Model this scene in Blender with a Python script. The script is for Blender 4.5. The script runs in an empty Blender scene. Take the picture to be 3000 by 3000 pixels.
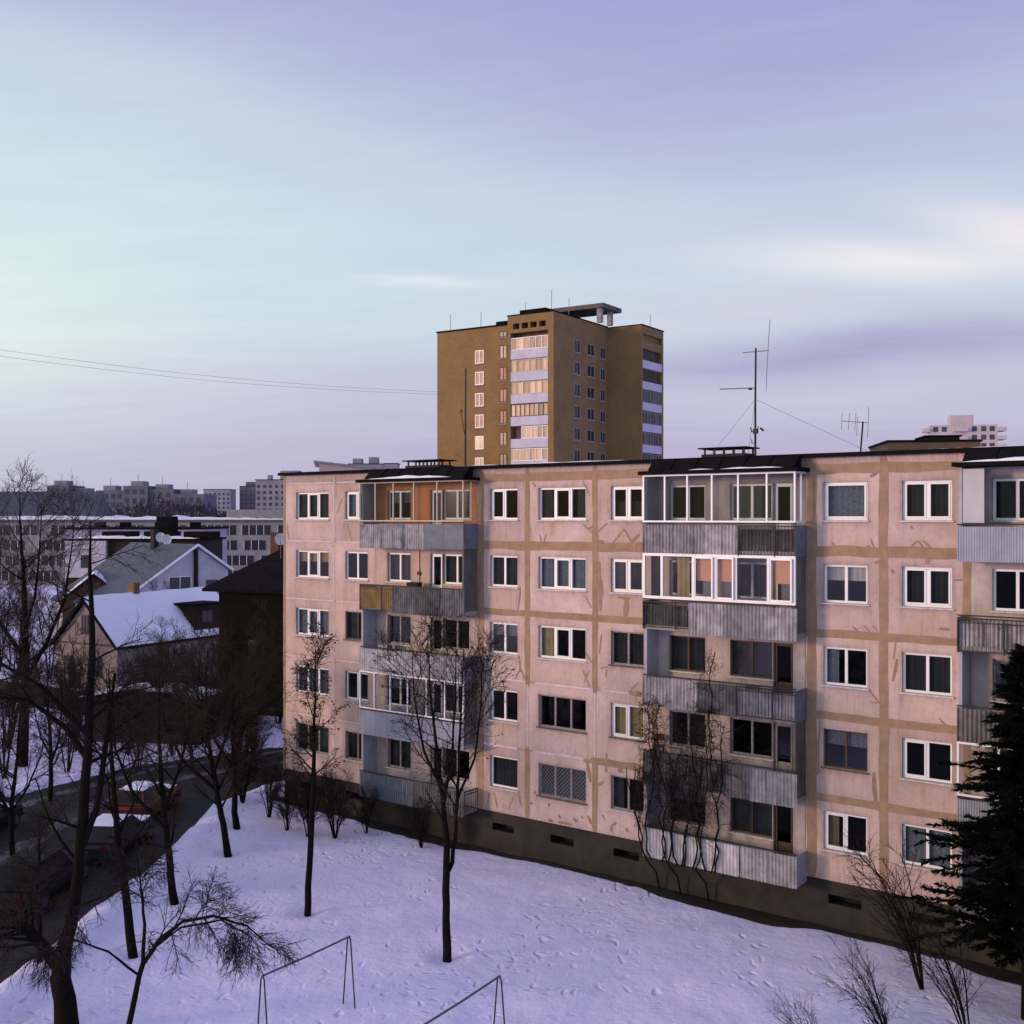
import bpy, math, random
from mathutils import Vector, Matrix, Quaternion, noise
R = math.radians
scene = bpy.context.scene
COL = scene.collection

# ------------------------------------------------------------------ camera
cam = bpy.data.cameras.new('camera')
cam.sensor_width = 36.0
cam.lens = 38.83
cam.shift_y = 0.005
cam.clip_start = 0.2
cam.clip_end = 6000
cam_o = bpy.data.objects.new('camera', cam)
cam_o.location = (0, 0, 13.5)
cam_o.rotation_euler = (R(90), 0, 0)
COL.objects.link(cam_o)
scene.camera = cam_o

# ------------------------------------------------------------------ sky + sun
SUN_EL = R(7.0)
SUN_H = Vector((-0.96, -0.28, 0)).normalized()
SUN_V = Vector((SUN_H.x * math.cos(SUN_EL), SUN_H.y * math.cos(SUN_EL), math.sin(SUN_EL)))
world = bpy.data.worlds.new('World')
scene.world = world
world.use_nodes = True


class NT:
    """small helper for wiring node trees"""
    def __init__(self, tree):
        self.t = tree
        tree.nodes.clear()

    def n(self, kind, **kw):
        nd = self.t.nodes.new(kind)
        for k, v in kw.items():
            setattr(nd, k, v)
        return nd

    def link(self, a, b):
        self.t.links.new(a, b)

    def put(self, sock, v):
        if isinstance(v, bpy.types.NodeSocket):
            self.link(v, sock)
        else:
            sock.default_value = v

    def m(self, op, a, b=0.0, c=None, clamp=False):
        nd = self.n('ShaderNodeMath', operation=op, use_clamp=clamp)
        self.put(nd.inputs[0], a)
        self.put(nd.inputs[1], b)
        if c is not None:
            self.put(nd.inputs[2], c)
        return nd.outputs[0]

    def mix(self, fac, a, b, blend='MIX'):
        nd = self.n('ShaderNodeMixRGB', blend_type=blend)
        self.put(nd.inputs[0], fac)
        self.put(nd.inputs[1], a if isinstance(a, bpy.types.NodeSocket) else tuple(a) + (1,))
        self.put(nd.inputs[2], b if isinstance(b, bpy.types.NodeSocket) else tuple(b) + (1,))
        return nd.outputs[0]

    def noise(self, vec, scale, detail=4, rough=.55, dist=0):
        nd = self.n('ShaderNodeTexNoise')
        if vec is not None:
            self.link(vec, nd.inputs['Vector'])
        nd.inputs['Scale'].default_value = scale
        nd.inputs['Detail'].default_value = detail
        nd.inputs['Roughness'].default_value = rough
        nd.inputs['Distortion'].default_value = dist
        return nd.outputs['Fac']

    def ramp(self, fac, stops, interp='LINEAR'):
        nd = self.n('ShaderNodeValToRGB')
        cr = nd.color_ramp
        cr.interpolation = interp
        while len(cr.elements) > 1:
            cr.elements.remove(cr.elements[-1])
        first = True
        for p, c in stops:
            e = cr.elements[0] if first else cr.elements.new(p)
            e.position = p
            c = (c, c, c) if isinstance(c, (int, float)) else c
            e.color = tuple(c) + (1,)
            first = False
        self.link(fac, nd.inputs[0])
        return nd.outputs[0]

    def scale(self, vec, s):
        nd = self.n('ShaderNodeVectorMath', operation='MULTIPLY')
        self.link(vec, nd.inputs[0])
        nd.inputs[1].default_value = s
        return nd.outputs[0]


def lin(r, g, b):
    f = lambda v: ((v / 255 + .055) / 1.055) ** 2.4 if v > 10 else v / 255 / 12.92
    return (f(r), f(g), f(b))


def build_world():
    q = NT(world.node_tree)
    tc = q.n('ShaderNodeTexCoord')
    nrm = q.n('ShaderNodeVectorMath', operation='NORMALIZE')
    q.link(tc.outputs['Generated'], nrm.inputs[0])
    d = nrm.outputs[0]
    sx = q.n('ShaderNodeSeparateXYZ')
    q.link(d, sx.inputs[0])
    x, y, z = sx.outputs
    # elevation / azimuth in degrees
    el = q.m('MULTIPLY', q.m('ARCSINE', z), 57.2958)
    az = q.m('MULTIPLY', q.m('ARCTAN2', x, y), 57.2958)
    # warp for soft streaky cloud edges (directions flattened onto a cloud deck)
    zz = q.m('ADD', q.m('MAXIMUM', z, 0.0), 0.16)
    cv = q.n('ShaderNodeCombineXYZ')
    q.link(q.m('DIVIDE', x, zz), cv.inputs[0])
    q.link(q.m('DIVIDE', y, zz), cv.inputs[1])
    n1 = q.noise(q.scale(cv.outputs[0], (0.55, 1.5, 1)), 1.0, 5, .55, .6)
    n2 = q.noise(q.scale(cv.outputs[0], (0.9, 3.2, 1)), 1.0, 6, .6, 1.2)
    elw = q.m('ADD', el, q.m('MULTIPLY', q.m('SUBTRACT', n1, .5), 3.2))
    # veil of thin high cloud, lavender at the horizon and overhead, pale in between
    fac = q.m('DIVIDE', elw, 90.0, clamp=True)
    veil = q.ramp(fac, [(0.0, lin(176, 166, 203)), (0.025, lin(184, 173, 208)), (0.06, lin(191, 188, 217)),
                        (0.115, lin(200, 214, 229)), (0.16, lin(194, 209, 229)), (0.205, lin(182, 193, 224)),
                        (0.29, lin(155, 157, 214)), (0.5, lin(148, 145, 228)), (1.0, lin(142, 134, 238))], 'EASE')
    dsun = q.n('ShaderNodeVectorMath', operation='DOT_PRODUCT')
    q.link(d, dsun.inputs[0])
    dsun.inputs[1].default_value = SUN_V
    ds = dsun.outputs['Value']
    # brightening of the veil towards the sun
    left = q.m('MULTIPLY', q.m('ADD', ds, 0.62), 0.75, clamp=True)
    left = q.m('MULTIPLY', left, left)
    veil = q.mix(q.m('MULTIPLY', left, .75), veil, lin(221, 244, 240))
    # streaks: (azimuth, elevation, half width, half height, slope, colour, amount)
    streaks = [(19, 12.3, 8.0, 1.0, -.09, lin(247, 242, 243), 1.0),
               (25, 12.9, 4.5, 1.1, -.30, lin(246, 238, 241), .95), (3, 11.2, 12, 1.6, 0, lin(206, 222, 232), .6),
               (17, 8.1, 14, 1.15, .05, lin(164, 153, 198), .9),
               (11, 10.3, 9, .8, .02, lin(220, 208, 226), .55),
               (18, 6.0, 12, .9, .03, lin(202, 205, 226), .5),
               (-4.6, 12.0, 3.4, .36, -.085, lin(240, 245, 247), .95),
               (-20, 14.5, 20, 5.0, -.10, lin(212, 234, 240), .75), (-14, 19.5, 17, 2.2, -.17, lin(210, 226, 238), .45),
               (-2, 16.3, 15, 1.4, -.13, lin(203, 216, 233), .5),
               (-20, 6.6, 16, 1.0, -.04, lin(206, 196, 222), .55),
               (-18, 4.0, 18, .9, 0, lin(192, 180, 212), .5),
               (16, 22, 15, 2.6, .10, lin(156, 156, 209), .5),
               (4, 3.6, 20, .8, .02, lin(178, 170, 208), .4)]
    streaks.append((-30, 9.5, 13, 5.0, 0, lin(232, 250, 240), .9))
    colr = veil
    for a, e, wa, we, sl, c, amt in streaks:
        da = q.m('SUBTRACT', az, a)
        de = q.m('SUBTRACT', elw, q.m('ADD', q.m('MULTIPLY', da, sl), e))
        g = q.m('ADD', q.m('POWER', q.m('ABSOLUTE', q.m('DIVIDE', da, wa)), 2.0),
                q.m('POWER', q.m('ABSOLUTE', q.m('DIVIDE', de, we)), 2.0))
        w = q.m('EXPONENT', q.m('MULTIPLY', g, -1.0))
        w = q.m('MULTIPLY', w, q.m('ADD', q.m('MULTIPLY', n2, 1.1), .4))
        colr = q.mix(q.m('MULTIPLY', w, amt, clamp=True), colr, c)
    # faint overall mottling and fine fibres
    rt = q.n('ShaderNodeVectorRotate', rotation_type='Z_AXIS')
    rt.inputs['Angle'].default_value = .38
    q.link(cv.outputs[0], rt.inputs['Vector'])
    n3 = q.noise(q.scale(rt.outputs[0], (.8, 7.0, 1)), 1.0, 9, .62, 1.6)
    colr = q.mix(q.m('MULTIPLY', q.ramp(n3, [(.48, 0.0), (.78, 1.0)]), .08), colr, lin(232, 234, 243))
    colr = q.mix(q.m('MULTIPLY', q.ramp(n3, [(.25, 1.0), (.46, 0.0)]), .03), colr, lin(150, 150, 202))
    colr = q.mix(.10, colr, q.mix(n2, lin(150, 146, 200), lin(232, 232, 242)))
    # warm glow low around the sun
    gl = q.m('POWER', q.m('MAXIMUM', ds, 0.0), 12.0)
    colr = q.mix(q.m('MULTIPLY', gl, .4, clamp=True), colr, (.95, .52, .32))
    sky = q.n('ShaderNodeTexSky', sky_type='NISHITA')
    sky.sun_disc = False
    sky.sun_elevation = SUN_EL
    sky.sun_rotation = math.atan2(SUN_H.x, SUN_H.y) % (2 * math.pi)
    sky.air_density = 1.0
    sky.dust_density = 1.5
    vm = q.n('ShaderNodeVectorMath', operation='SCALE')
    q.link(colr, vm.inputs[0])
    vm.inputs['Scale'].default_value = 9.6
    ns = q.n('ShaderNodeVectorMath', operation='SCALE')
    q.link(sky.outputs[0], ns.inputs[0])
    ns.inputs['Scale'].default_value = 0.10
    ad = q.n('ShaderNodeVectorMath', operation='ADD')
    q.link(vm.outputs[0], ad.inputs[0])
    q.link(ns.outputs[0], ad.inputs[1])
    bg = q.n('ShaderNodeBackground')
    bg.inputs['Strength'].default_value = 0.1
    q.link(ad.outputs[0], bg.inputs['Color'])
    out = q.n('ShaderNodeOutputWorld')
    q.link(bg.outputs[0], out.inputs['Surface'])


build_world()
sun = bpy.data.lights.new('sun', 'SUN')
sun.energy = 2.15
sun.color = (1.0, .66, .47)
sun.angle = R(11)
sun_o = bpy.data.objects.new('sun', sun)
sun_o.rotation_euler = (-SUN_V).to_track_quat('-Z', 'Y').to_euler()
sun_o.location = (-60, -20, 40)
COL.objects.link(sun_o)
scene.view_settings.view_transform = 'Standard'
scene.view_settings.look = 'None'
scene.view_settings.exposure = 0.0
scene.view_settings.gamma = 1.0
scene.view_settings.use_curve_mapping = False
scene.cycles.max_bounces = 5
scene.cycles.diffuse_bounces = 2
scene.cycles.glossy_bounces = 2
scene.cycles.transparent_max_bounces = 8


# ------------------------------------------------------------------ materials
MATS = {}


def mat(name, c1, c2=None, rough=.85, nscale=3.0, detail=5, streak=0.0, c3=None, rnd=0.0, bump=0.0, bscale=40.0,
        spec=.3, metal=0.0, lo=.35, hi=.65, grime=None, blotch=None):
    """diffuse-ish surface: two tones mixed by noise, optional vertical run-off streaks in c3, random value per object"""
    mt = bpy.data.materials.new(name)
    mt.use_nodes = True
    q = NT(mt.node_tree)
    tc = q.n('ShaderNodeTexCoord')
    v = tc.outputs['Object']
    oi = q.n('ShaderNodeObjectInfo')
    off = q.n('ShaderNodeVectorMath', operation='ADD')
    q.link(v, off.inputs[0])
    sc = q.n('ShaderNodeVectorMath', operation='SCALE')
    sc.inputs[0].default_value = (37, 11, 23)
    q.link(oi.outputs['Random'], sc.inputs['Scale'])
    q.link(sc.outputs[0], off.inputs[1])
    v = off.outputs[0]
    c2 = c2 or tuple(k * .8 for k in c1)
    f = q.noise(v, nscale, detail, .6, .3)
    col = q.mix(q.ramp(f, [(lo, 0.0), (hi, 1.0)]), c1, c2)
    if blotch:
        f2 = q.noise(v, .55, 6, .6, .8)
        col = q.mix(q.ramp(f2, [(.42, 0.0), (.68, .75)]), col, blotch)
        f3 = q.noise(v, 6.5, 8, .7)
        col = q.mix(q.ramp(f3, [(.5, 0.0), (.75, .45)]), col, tuple(k * .55 for k in blotch))
    if grime:
        at = q.n('ShaderNodeAttribute', attribute_name='grime')
        gn = q.noise(q.scale(v, (5, 5, 1.1)), 1.0, 7, .65, .4)
        gf = q.m('MULTIPLY', at.outputs['Fac'], q.ramp(gn, [(.28, .15), (.62, 1.0)]), clamp=True)
        col = q.mix(gf, col, grime)
    if streak:
        s = q.noise(q.scale(v, (9, 9, .5)), 1.0, 4, .6)
        s2 = q.noise(v, .9, 3, .5)
        fs = q.m('MULTIPLY', q.ramp(s, [(.5, 0.0), (.72, 1.0)]), q.ramp(s2, [(.4, 0.0), (.6, 1.0)]))
        col = q.mix(q.m('MULTIPLY', fs, streak), col, c3 or tuple(k * .3 for k in c1))
    if rnd:
        k = q.m('ADD', q.m('MULTIPLY', oi.outputs['Random'], rnd), 1 - rnd * .6)
        vm = q.n('ShaderNodeVectorMath', operation='SCALE')
        q.link(col, vm.inputs[0])
        q.link(k, vm.inputs['Scale'])
        col = vm.outputs[0]
    p = q.n('ShaderNodeBsdfPrincipled')
    q.link(col, p.inputs['Base Color'])
    p.inputs['Roughness'].default_value = rough
    p.inputs['Metallic'].default_value = metal
    p.inputs['Specular IOR Level'].default_value = spec
    if bump:
        b = q.n('ShaderNodeBump')
        b.inputs['Strength'].default_value = bump
        b.inputs['Distance'].default_value = .02
        q.link(q.noise(v, bscale, 6, .65), b.inputs['Height'])
        q.link(b.outputs[0], p.inputs['Normal'])
    o = q.n('ShaderNodeOutputMaterial')
    q.link(p.outputs[0], o.inputs[0])
    MATS[name] = mt
    return mt


def glass(name, tint=(.75, .8, .82), gloss=0.0, rough=.02):
    mt = bpy.data.materials.new(name)
    mt.use_nodes = True
    q = NT(mt.node_tree)
    fr = q.n('ShaderNodeFresnel')
    fr.inputs[0].default_value = 1.52
    fac = q.m('ADD', q.m('MULTIPLY', fr.outputs[0], .28), gloss, clamp=True)
    t = q.n('ShaderNodeBsdfTransparent')
    t.inputs[0].default_value = tint + (1,)
    g = q.n('ShaderNodeBsdfGlossy')
    g.inputs['Roughness'].default_value = rough
    tc = q.n('ShaderNodeTexCoord')
    b = q.n('ShaderNodeBump')
    b.inputs['Strength'].default_value = .04
    b.inputs['Distance'].default_value = .05
    q.link(q.noise(tc.outputs['Object'], 1.7, 2), b.inputs['Height'])
    q.link(b.outputs[0], g.inputs['Normal'])
    mx = q.n('ShaderNodeMixShader')
    q.link(fac, mx.inputs[0])
    q.link(t.outputs[0], mx.inputs[1])
    q.link(g.outputs[0], mx.inputs[2])
    o = q.n('ShaderNodeOutputMaterial')
    q.link(mx.outputs[0], o.inputs[0])
    MATS[name] = mt


def brick_mat(name, c1, c2, mortar, scale=1.0):
    mt = bpy.data.materials.new(name)
    mt.use_nodes = True
    q = NT(mt.node_tree)
    tc = q.n('ShaderNodeTexCoord')
    s = q.n('ShaderNodeSeparateXYZ')
    q.link(tc.outputs['Object'], s.inputs[0])
    cv = q.n('ShaderNodeCombineXYZ')
    q.link(q.m('ADD', s.outputs[0], s.outputs[1]), cv.inputs[0])
    q.link(s.outputs[2], cv.inputs[1])
    b = q.n('ShaderNodeTexBrick')
    q.link(cv.outputs[0], b.inputs['Vector'])
    b.inputs['Color1'].default_value = c1 + (1,)
    b.inputs['Color2'].default_value = c2 + (1,)
    b.inputs['Mortar'].default_value = mortar + (1,)
    b.inputs['Scale'].default_value = scale
    b.inputs['Brick Width'].default_value = .26
    b.inputs['Row Height'].default_value = .10
    b.inputs['Mortar Size'].default_value = .012
    n = q.noise(tc.outputs['Object'], .35, 6, .65)
    n2 = q.noise(q.scale(tc.outputs['Object'], (1, 1, 6)), .55, 4, .6)
    col = q.mix(q.ramp(n, [(.4, 0.0), (.72, .6)]), b.outputs['Color'], tuple(k * .42 for k in c1))
    col = q.mix(q.ramp(n2, [(.45, 0.0), (.75, .4)]), col, tuple(k * 1.25 for k in c2))
    p = q.n('ShaderNodeBsdfPrincipled')
    q.link(col, p.inputs['Base Color'])
    p.inputs['Roughness'].default_value = .9
    bp = q.n('ShaderNodeBump')
    bp.inputs['Strength'].default_value = .5
    bp.inputs['Distance'].default_value = .02
    q.link(b.outputs['Fac'], bp.inputs['Height'])
    bp.invert = True
    q.link(bp.outputs[0], p.inputs['Normal'])
    o = q.n('ShaderNodeOutputMaterial')
    q.link(p.outputs[0], o.inputs[0])
    MATS[name] = mt


mat('plaster', (.67, .505, .485), (.54, .395, .36), nscale=.9, detail=11, streak=.5, c3=(.27, .19, .15), rnd=.2, lo=.3, hi=.72, grime=(.17, .135, .125), blotch=(.52, .375, .28),
    bump=.35, bscale=55)
mat('plaster_white', (.60, .52, .50), (.48, .40, .39), nscale=1.6, detail=8, streak=.4, c3=(.22, .17, .14), bump=.3, grime=(.14, .12, .115), blotch=(.42, .33, .29))
mat('plaster_orange', (.72, .28, .12), (.62, .23, .10), nscale=1.2, bump=.2, grime=(.2, .09, .05))
mat('seal_brown', (.36, .235, .15), (.27, .175, .115), nscale=2.5, detail=7, streak=.3, rough=.7, bump=.2)
mat('seal_white', (.72, .62, .63), (.55, .45, .44), nscale=4)
mat('plinth', (.045, .039, .031), (.024, .021, .018), nscale=1.3, detail=8, streak=.6, c3=(.02, .018, .015), bump=.5)
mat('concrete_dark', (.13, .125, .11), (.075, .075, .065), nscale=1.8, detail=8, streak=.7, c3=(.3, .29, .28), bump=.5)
mat('concrete', (.34, .33, .33), (.22, .21, .21), nscale=2, detail=8, streak=.6, c3=(.06, .055, .05), bump=.4)
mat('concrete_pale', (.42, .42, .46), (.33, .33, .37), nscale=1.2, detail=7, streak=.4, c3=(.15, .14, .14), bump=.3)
mat('pvc', (.84, .84, .86), (.78, .78, .80), rough=.4, nscale=3, spec=.5)
mat('wood_brown', (.09, .055, .035), (.05, .03, .02), nscale=8, rough=.6)
mat('wood_grey', (.38, .34, .31), (.2, .17, .15), nscale=9, rough=.7, streak=.5)
mat('wood_cream', (.62, .55, .42), (.5, .43, .33), nscale=7, rough=.6)
mat('sill', (.62, .62, .66), (.4, .4, .42), nscale=6, rough=.5)
mat('sill_dark', (.13, .12, .12), (.07, .065, .065), nscale=6)
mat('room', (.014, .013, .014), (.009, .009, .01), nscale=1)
mat('curtain_grey', (.035, .042, .046), (.02, .025, .028), nscale=2, rnd=.5)
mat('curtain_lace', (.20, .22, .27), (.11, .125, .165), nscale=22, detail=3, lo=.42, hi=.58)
mat('curtain_yellow', (.42, .33, .17), (.32, .24, .11), nscale=2)
mat('curtain_brown', (.22, .15, .11), (.14, .09, .07), nscale=2)
mat('blind_white', (.5, .5, .5), (.44, .44, .45), nscale=1)
mat('reflection_peach', (.80, .42, .27), (.72, .36, .22), nscale=.6)  # sunset reflection on balcony glazing, put into a peach colour
mat('asbestos', (.42, .40, .43), (.23, .215, .225), nscale=2.6, detail=10, streak=.95, c3=(.06, .05, .045), rnd=.45, bump=.3)
mat('asbestos_dark', (.17, .165, .17), (.08, .075, .075), nscale=2.6, detail=8, streak=.9, c3=(.02, .018, .016), rnd=.5,
    bump=.3)
mat('asbestos_pale', (.58, .56, .58), (.36, .34, .36), nscale=2.4, detail=10, streak=.8, c3=(.16, .14, .13), rnd=.3, bump=.3)
mat('sheet_blue', (.17, .19, .24), (.11, .125, .16), nscale=1.8, detail=8, rough=.65, streak=.6, c3=(.05, .045, .045))
mat('sheet_ribbed', (.36, .38, .46), (.28, .30, .37), nscale=1.5, rough=.5, streak=.25)
mat('rust_panel', (.24, .15, .055), (.14, .085, .035), nscale=2.5, detail=7, streak=.7)
mat('iron', (.025, .024, .024), (.04, .03, .025), nscale=10, rough=.6, metal=.2)
mat('iron_grey', (.16, .16, .19), (.11, .11, .13), nscale=10, rough=.5, metal=.4)
mat('bitumen', (.007, .0065, .007), (.012, .011, .011), nscale=2, rough=.95, bump=.3, spec=.05)
mat('vent_brick', (.03, .027, .026), (.018, .016, .015), nscale=6, bump=.4)
mat('snow_clump', (.86, .87, .92), (.80, .81, .87), nscale=3, rough=.7, bump=.4, bscale=18)
mat('bark', (.014, .010, .008), (.007, .0055, .0045), nscale=9, detail=7, bump=.8, bscale=30, rough=.95, spec=.08)
mat('bark_brown', (.022, .014, .009), (.012, .008, .006), nscale=7, rough=.95)
mat('twig', (.020, .013, .009), (.012, .008, .006), nscale=5, rough=.95)
mat('twig_brown', (.034, .020, .0105), (.02, .012, .007), nscale=3, rough=.95)
mat('twig_far', (.10, .07, .06), (.06, .045, .04), nscale=3)
mat('dry_leaf', (.075, .038, .018), (.04, .02, .011), nscale=3, rnd=.4)
mat('needles', (.0055, .0085, .006), (.003, .005, .004), nscale=3, rough=.95, spec=.05)
mat('asphalt', (.012, .011, .0105), (.022, .020, .019), nscale=1.6, detail=9, rough=.75, bump=.4, bscale=60)
mat('slush', (.16, .15, .165), (.02, .019, .019), nscale=1.1, detail=9, rough=.6, bump=.6, bscale=9)
mat('garage_wall', (.011, .010, .0095), (.007, .0065, .006), nscale=3, rough=.95, spec=.05)
mat('soil', (.018, .014, .011), (.03, .024, .02), nscale=3, detail=9, rough=.95, bump=.8, bscale=20)
mat('tyre', (.012, .012, .012), (.02, .02, .02), rough=.9)
mat('rim', (.28, .28, .30), (.2, .2, .22), rough=.35, metal=.8)
mat('car_red', (.15, .022, .015), (.12, .018, .012), rough=.4, spec=.3)
mat('car_black', (.012, .012, .015), (.014, .014, .016), rough=.4, spec=.2)
mat('car_blue', (.014, .017, .026), (.016, .018, .024), rough=.4, spec=.2)
mat('car_trim', (.015, .015, .016), (.02, .02, .02), rough=.6)
mat('lamp_clear', (.6, .6, .6), (.5, .5, .5), rough=.15)
mat('lamp_red', (.08, .006, .005), (.06, .005, .004), rough=.4)
mat('car_glass', (.006, .006, .008), (.01, .01, .012), rough=.25, spec=.25)
mat('roof_grey', (.085, .095, .125), (.06, .068, .092), nscale=1.3, detail=7, rough=.6, streak=.3, c3=(.16, .17, .2))
mat('roof_black', (.007, .0065, .007), (.012, .011, .012), nscale=1.5, rough=.95, spec=.05)
mat('house_white', (.50, .48, .54), (.42, .40, .45), nscale=.9, detail=7, streak=.3)
mat('house_pink', (.30, .235, .215), (.22, .165, .15), nscale=1.2, detail=7, streak=.4)
mat('house_ochre', (.024, .015, .009), (.016, .010, .007), nscale=1.4, detail=7)
mat('house_orange', (.11, .05, .026), (.075, .034, .019), nscale=1.4)
mat('school_wall', (.30, .285, .28), (.23, .22, .215), nscale=.7, detail=7, streak=.4)
mat('lav_wall', (.40, .37, .46), (.35, .32, .40), nscale=.4)
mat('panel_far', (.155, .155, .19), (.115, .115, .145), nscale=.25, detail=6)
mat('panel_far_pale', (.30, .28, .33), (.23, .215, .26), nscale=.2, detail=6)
mat('far_window', (.035, .037, .05), (.06, .06, .075), nscale=.6, rough=.25, spec=.5)
mat('window_dark', (.02, .021, .026), (.03, .03, .035), nscale=1, rough=.15, spec=.6)
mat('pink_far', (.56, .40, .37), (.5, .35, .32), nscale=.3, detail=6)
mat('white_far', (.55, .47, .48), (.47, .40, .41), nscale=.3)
mat('tower_parapet', (.58, .55, .66), (.5, .47, .57), nscale=.8, detail=6, streak=.3)
mat('tower_curtain_reflection', (.66, .41, .30), (.52, .29, .20), nscale=1.6, rnd=.25)  # pinkish curtains, with the glass's sunset reflection put into their colour
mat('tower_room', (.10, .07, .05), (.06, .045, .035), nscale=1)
mat('dish', (.66, .66, .70), (.56, .56, .60), rough=.4, nscale=4)
mat('fence_wood', (.03, .022, .017), (.018, .013, .011), nscale=5, streak=.5)
mat('wire', (.10, .09, .12), (.10, .09, .12))
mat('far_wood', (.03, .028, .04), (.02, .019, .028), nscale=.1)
glass('glass')
glass('glass_mirror', (.8, .8, .8), .05, .1)
glass('glass_tower', (.9, .85, .82), .05, .35)
brick_mat('brick_ochre', (.33, .19, .062), (.245, .145, .05), (.19, .135, .08))
brick_mat('brick_house', (.23, .12, .045), (.17, .085, .035), (.18, .14, .10))


def snow_ground_mat():
    mt = bpy.data.materials.new('snow_ground')
    mt.use_nodes = True
    q = NT(mt.node_tree)
    tc = q.n('ShaderNodeTexCoord')
    v = tc.outputs['Object']
    f = q.noise(v, .35, 7, .6)
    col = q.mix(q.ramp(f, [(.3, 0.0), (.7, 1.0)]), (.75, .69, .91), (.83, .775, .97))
    # footprints: elongated dents, dense along wandering paths
    wv = q.n('ShaderNodeVectorMath', operation='ADD')
    q.link(v, wv.inputs[0])
    nz = q.n('ShaderNodeTexNoise')
    nz.inputs['Scale'].default_value = .9
    q.link(v, nz.inputs['Vector'])
    q.link(nz.outputs['Color'], wv.inputs[1])
    def dents(sx, sy, sc, r0, r1):
        vo = q.n('ShaderNodeTexVoronoi')
        vo.inputs['Scale'].default_value = sc
        q.link(q.scale(wv.outputs[0], (sx, sy, 1)), vo.inputs['Vector'])
        return q.ramp(vo.outputs['Distance'], [(r0, 0.0), (r1, 1.0)], 'EASE')
    d1 = dents(1.7, .8, 1.5, .05, .34)
    d2 = dents(.9, 1.6, 1.9, .04, .30)
    a1 = q.ramp(q.noise(v, .13, 3, .5, 1.0), [(.47, 0.0), (.53, 1.0), (.6, .2)])
    a2 = q.ramp(q.noise(v, .22, 4, .6, .4), [(.46, 0.0), (.62, 1.0)])
    h1 = q.mix(a1, (.85, .85, .85), d1)
    h1b = q.mix(a2, (.85, .85, .85), d2)
    h2 = q.noise(v, 2.2, 8, .6)
    h3 = q.noise(v, .45, 4, .5)
    h4 = q.noise(v, 9, 5, .6)
    hh = q.m('ADD', q.m('ADD', q.m('MULTIPLY', h1, .75), q.m('MULTIPLY', h2, .5)), q.m('MULTIPLY', h3, 1.3))
    hh = q.m('ADD', hh, q.m('ADD', q.m('MULTIPLY', h1b, .5), q.m('MULTIPLY', h4, .12)))
    # old grey crust and specks of litter
    dirt = q.ramp(q.noise(v, .5, 9, .7), [(.56, 0.0), (.80, .45)])
    col = q.mix(dirt, col, (.40, .36, .40))
    sp = q.n('ShaderNodeTexVoronoi')
    sp.inputs['Scale'].default_value = 2.3
    q.link(v, sp.inputs['Vector'])
    spk = q.m('MULTIPLY', q.ramp(sp.outputs['Distance'], [(.035, 1.0), (.07, 0.0)]), q.ramp(q.noise(v, .3, 3), [(.5, 0.0), (.6, .8)]))
    col = q.mix(spk, col, (.10, .07, .05))
    p = q.n('ShaderNodeBsdfPrincipled')
    q.link(col, p.inputs['Base Color'])
    p.inputs['Roughness'].default_value = .75
    p.inputs['Specular IOR Level'].default_value = .25
    b = q.n('ShaderNodeBump')
    b.inputs['Strength'].default_value = .75
    b.inputs['Distance'].default_value = .16
    q.link(hh, b.inputs['Height'])
    q.link(b.outputs[0], p.inputs['Normal'])
    o = q.n('ShaderNodeOutputMaterial')
    q.link(p.outputs[0], o.inputs[0])
    MATS['snow'] = mt


snow_ground_mat()


# ------------------------------------------------------------------ mesh helpers
def empty(name, loc=(0, 0, 0), rz=0.0, label=None, cat=None, group=None, parent=None):
    o = bpy.data.objects.new(name, None)
    o.empty_display_size = .3
    COL.objects.link(o)
    o.location = loc
    o.rotation_euler = (0, 0, rz)
    if parent:
        o.parent = parent
    tag(o, label, cat, group)
    return o


def tag(o, label=None, cat=None, group=None, kind=None):
    if label:
        o['label'] = label
    if cat:
        o['category'] = cat
    if group:
        o['group'] = group
    if kind:
        o['kind'] = kind
    return o


def link(name, me, parent=None, loc=None, rot=None):
    o = bpy.data.objects.new(name, me)
    COL.objects.link(o)
    if parent:
        o.parent = parent
    if loc is not None:
        o.location = loc
    if rot is not None:
        o.rotation_euler = rot
    return o


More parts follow.
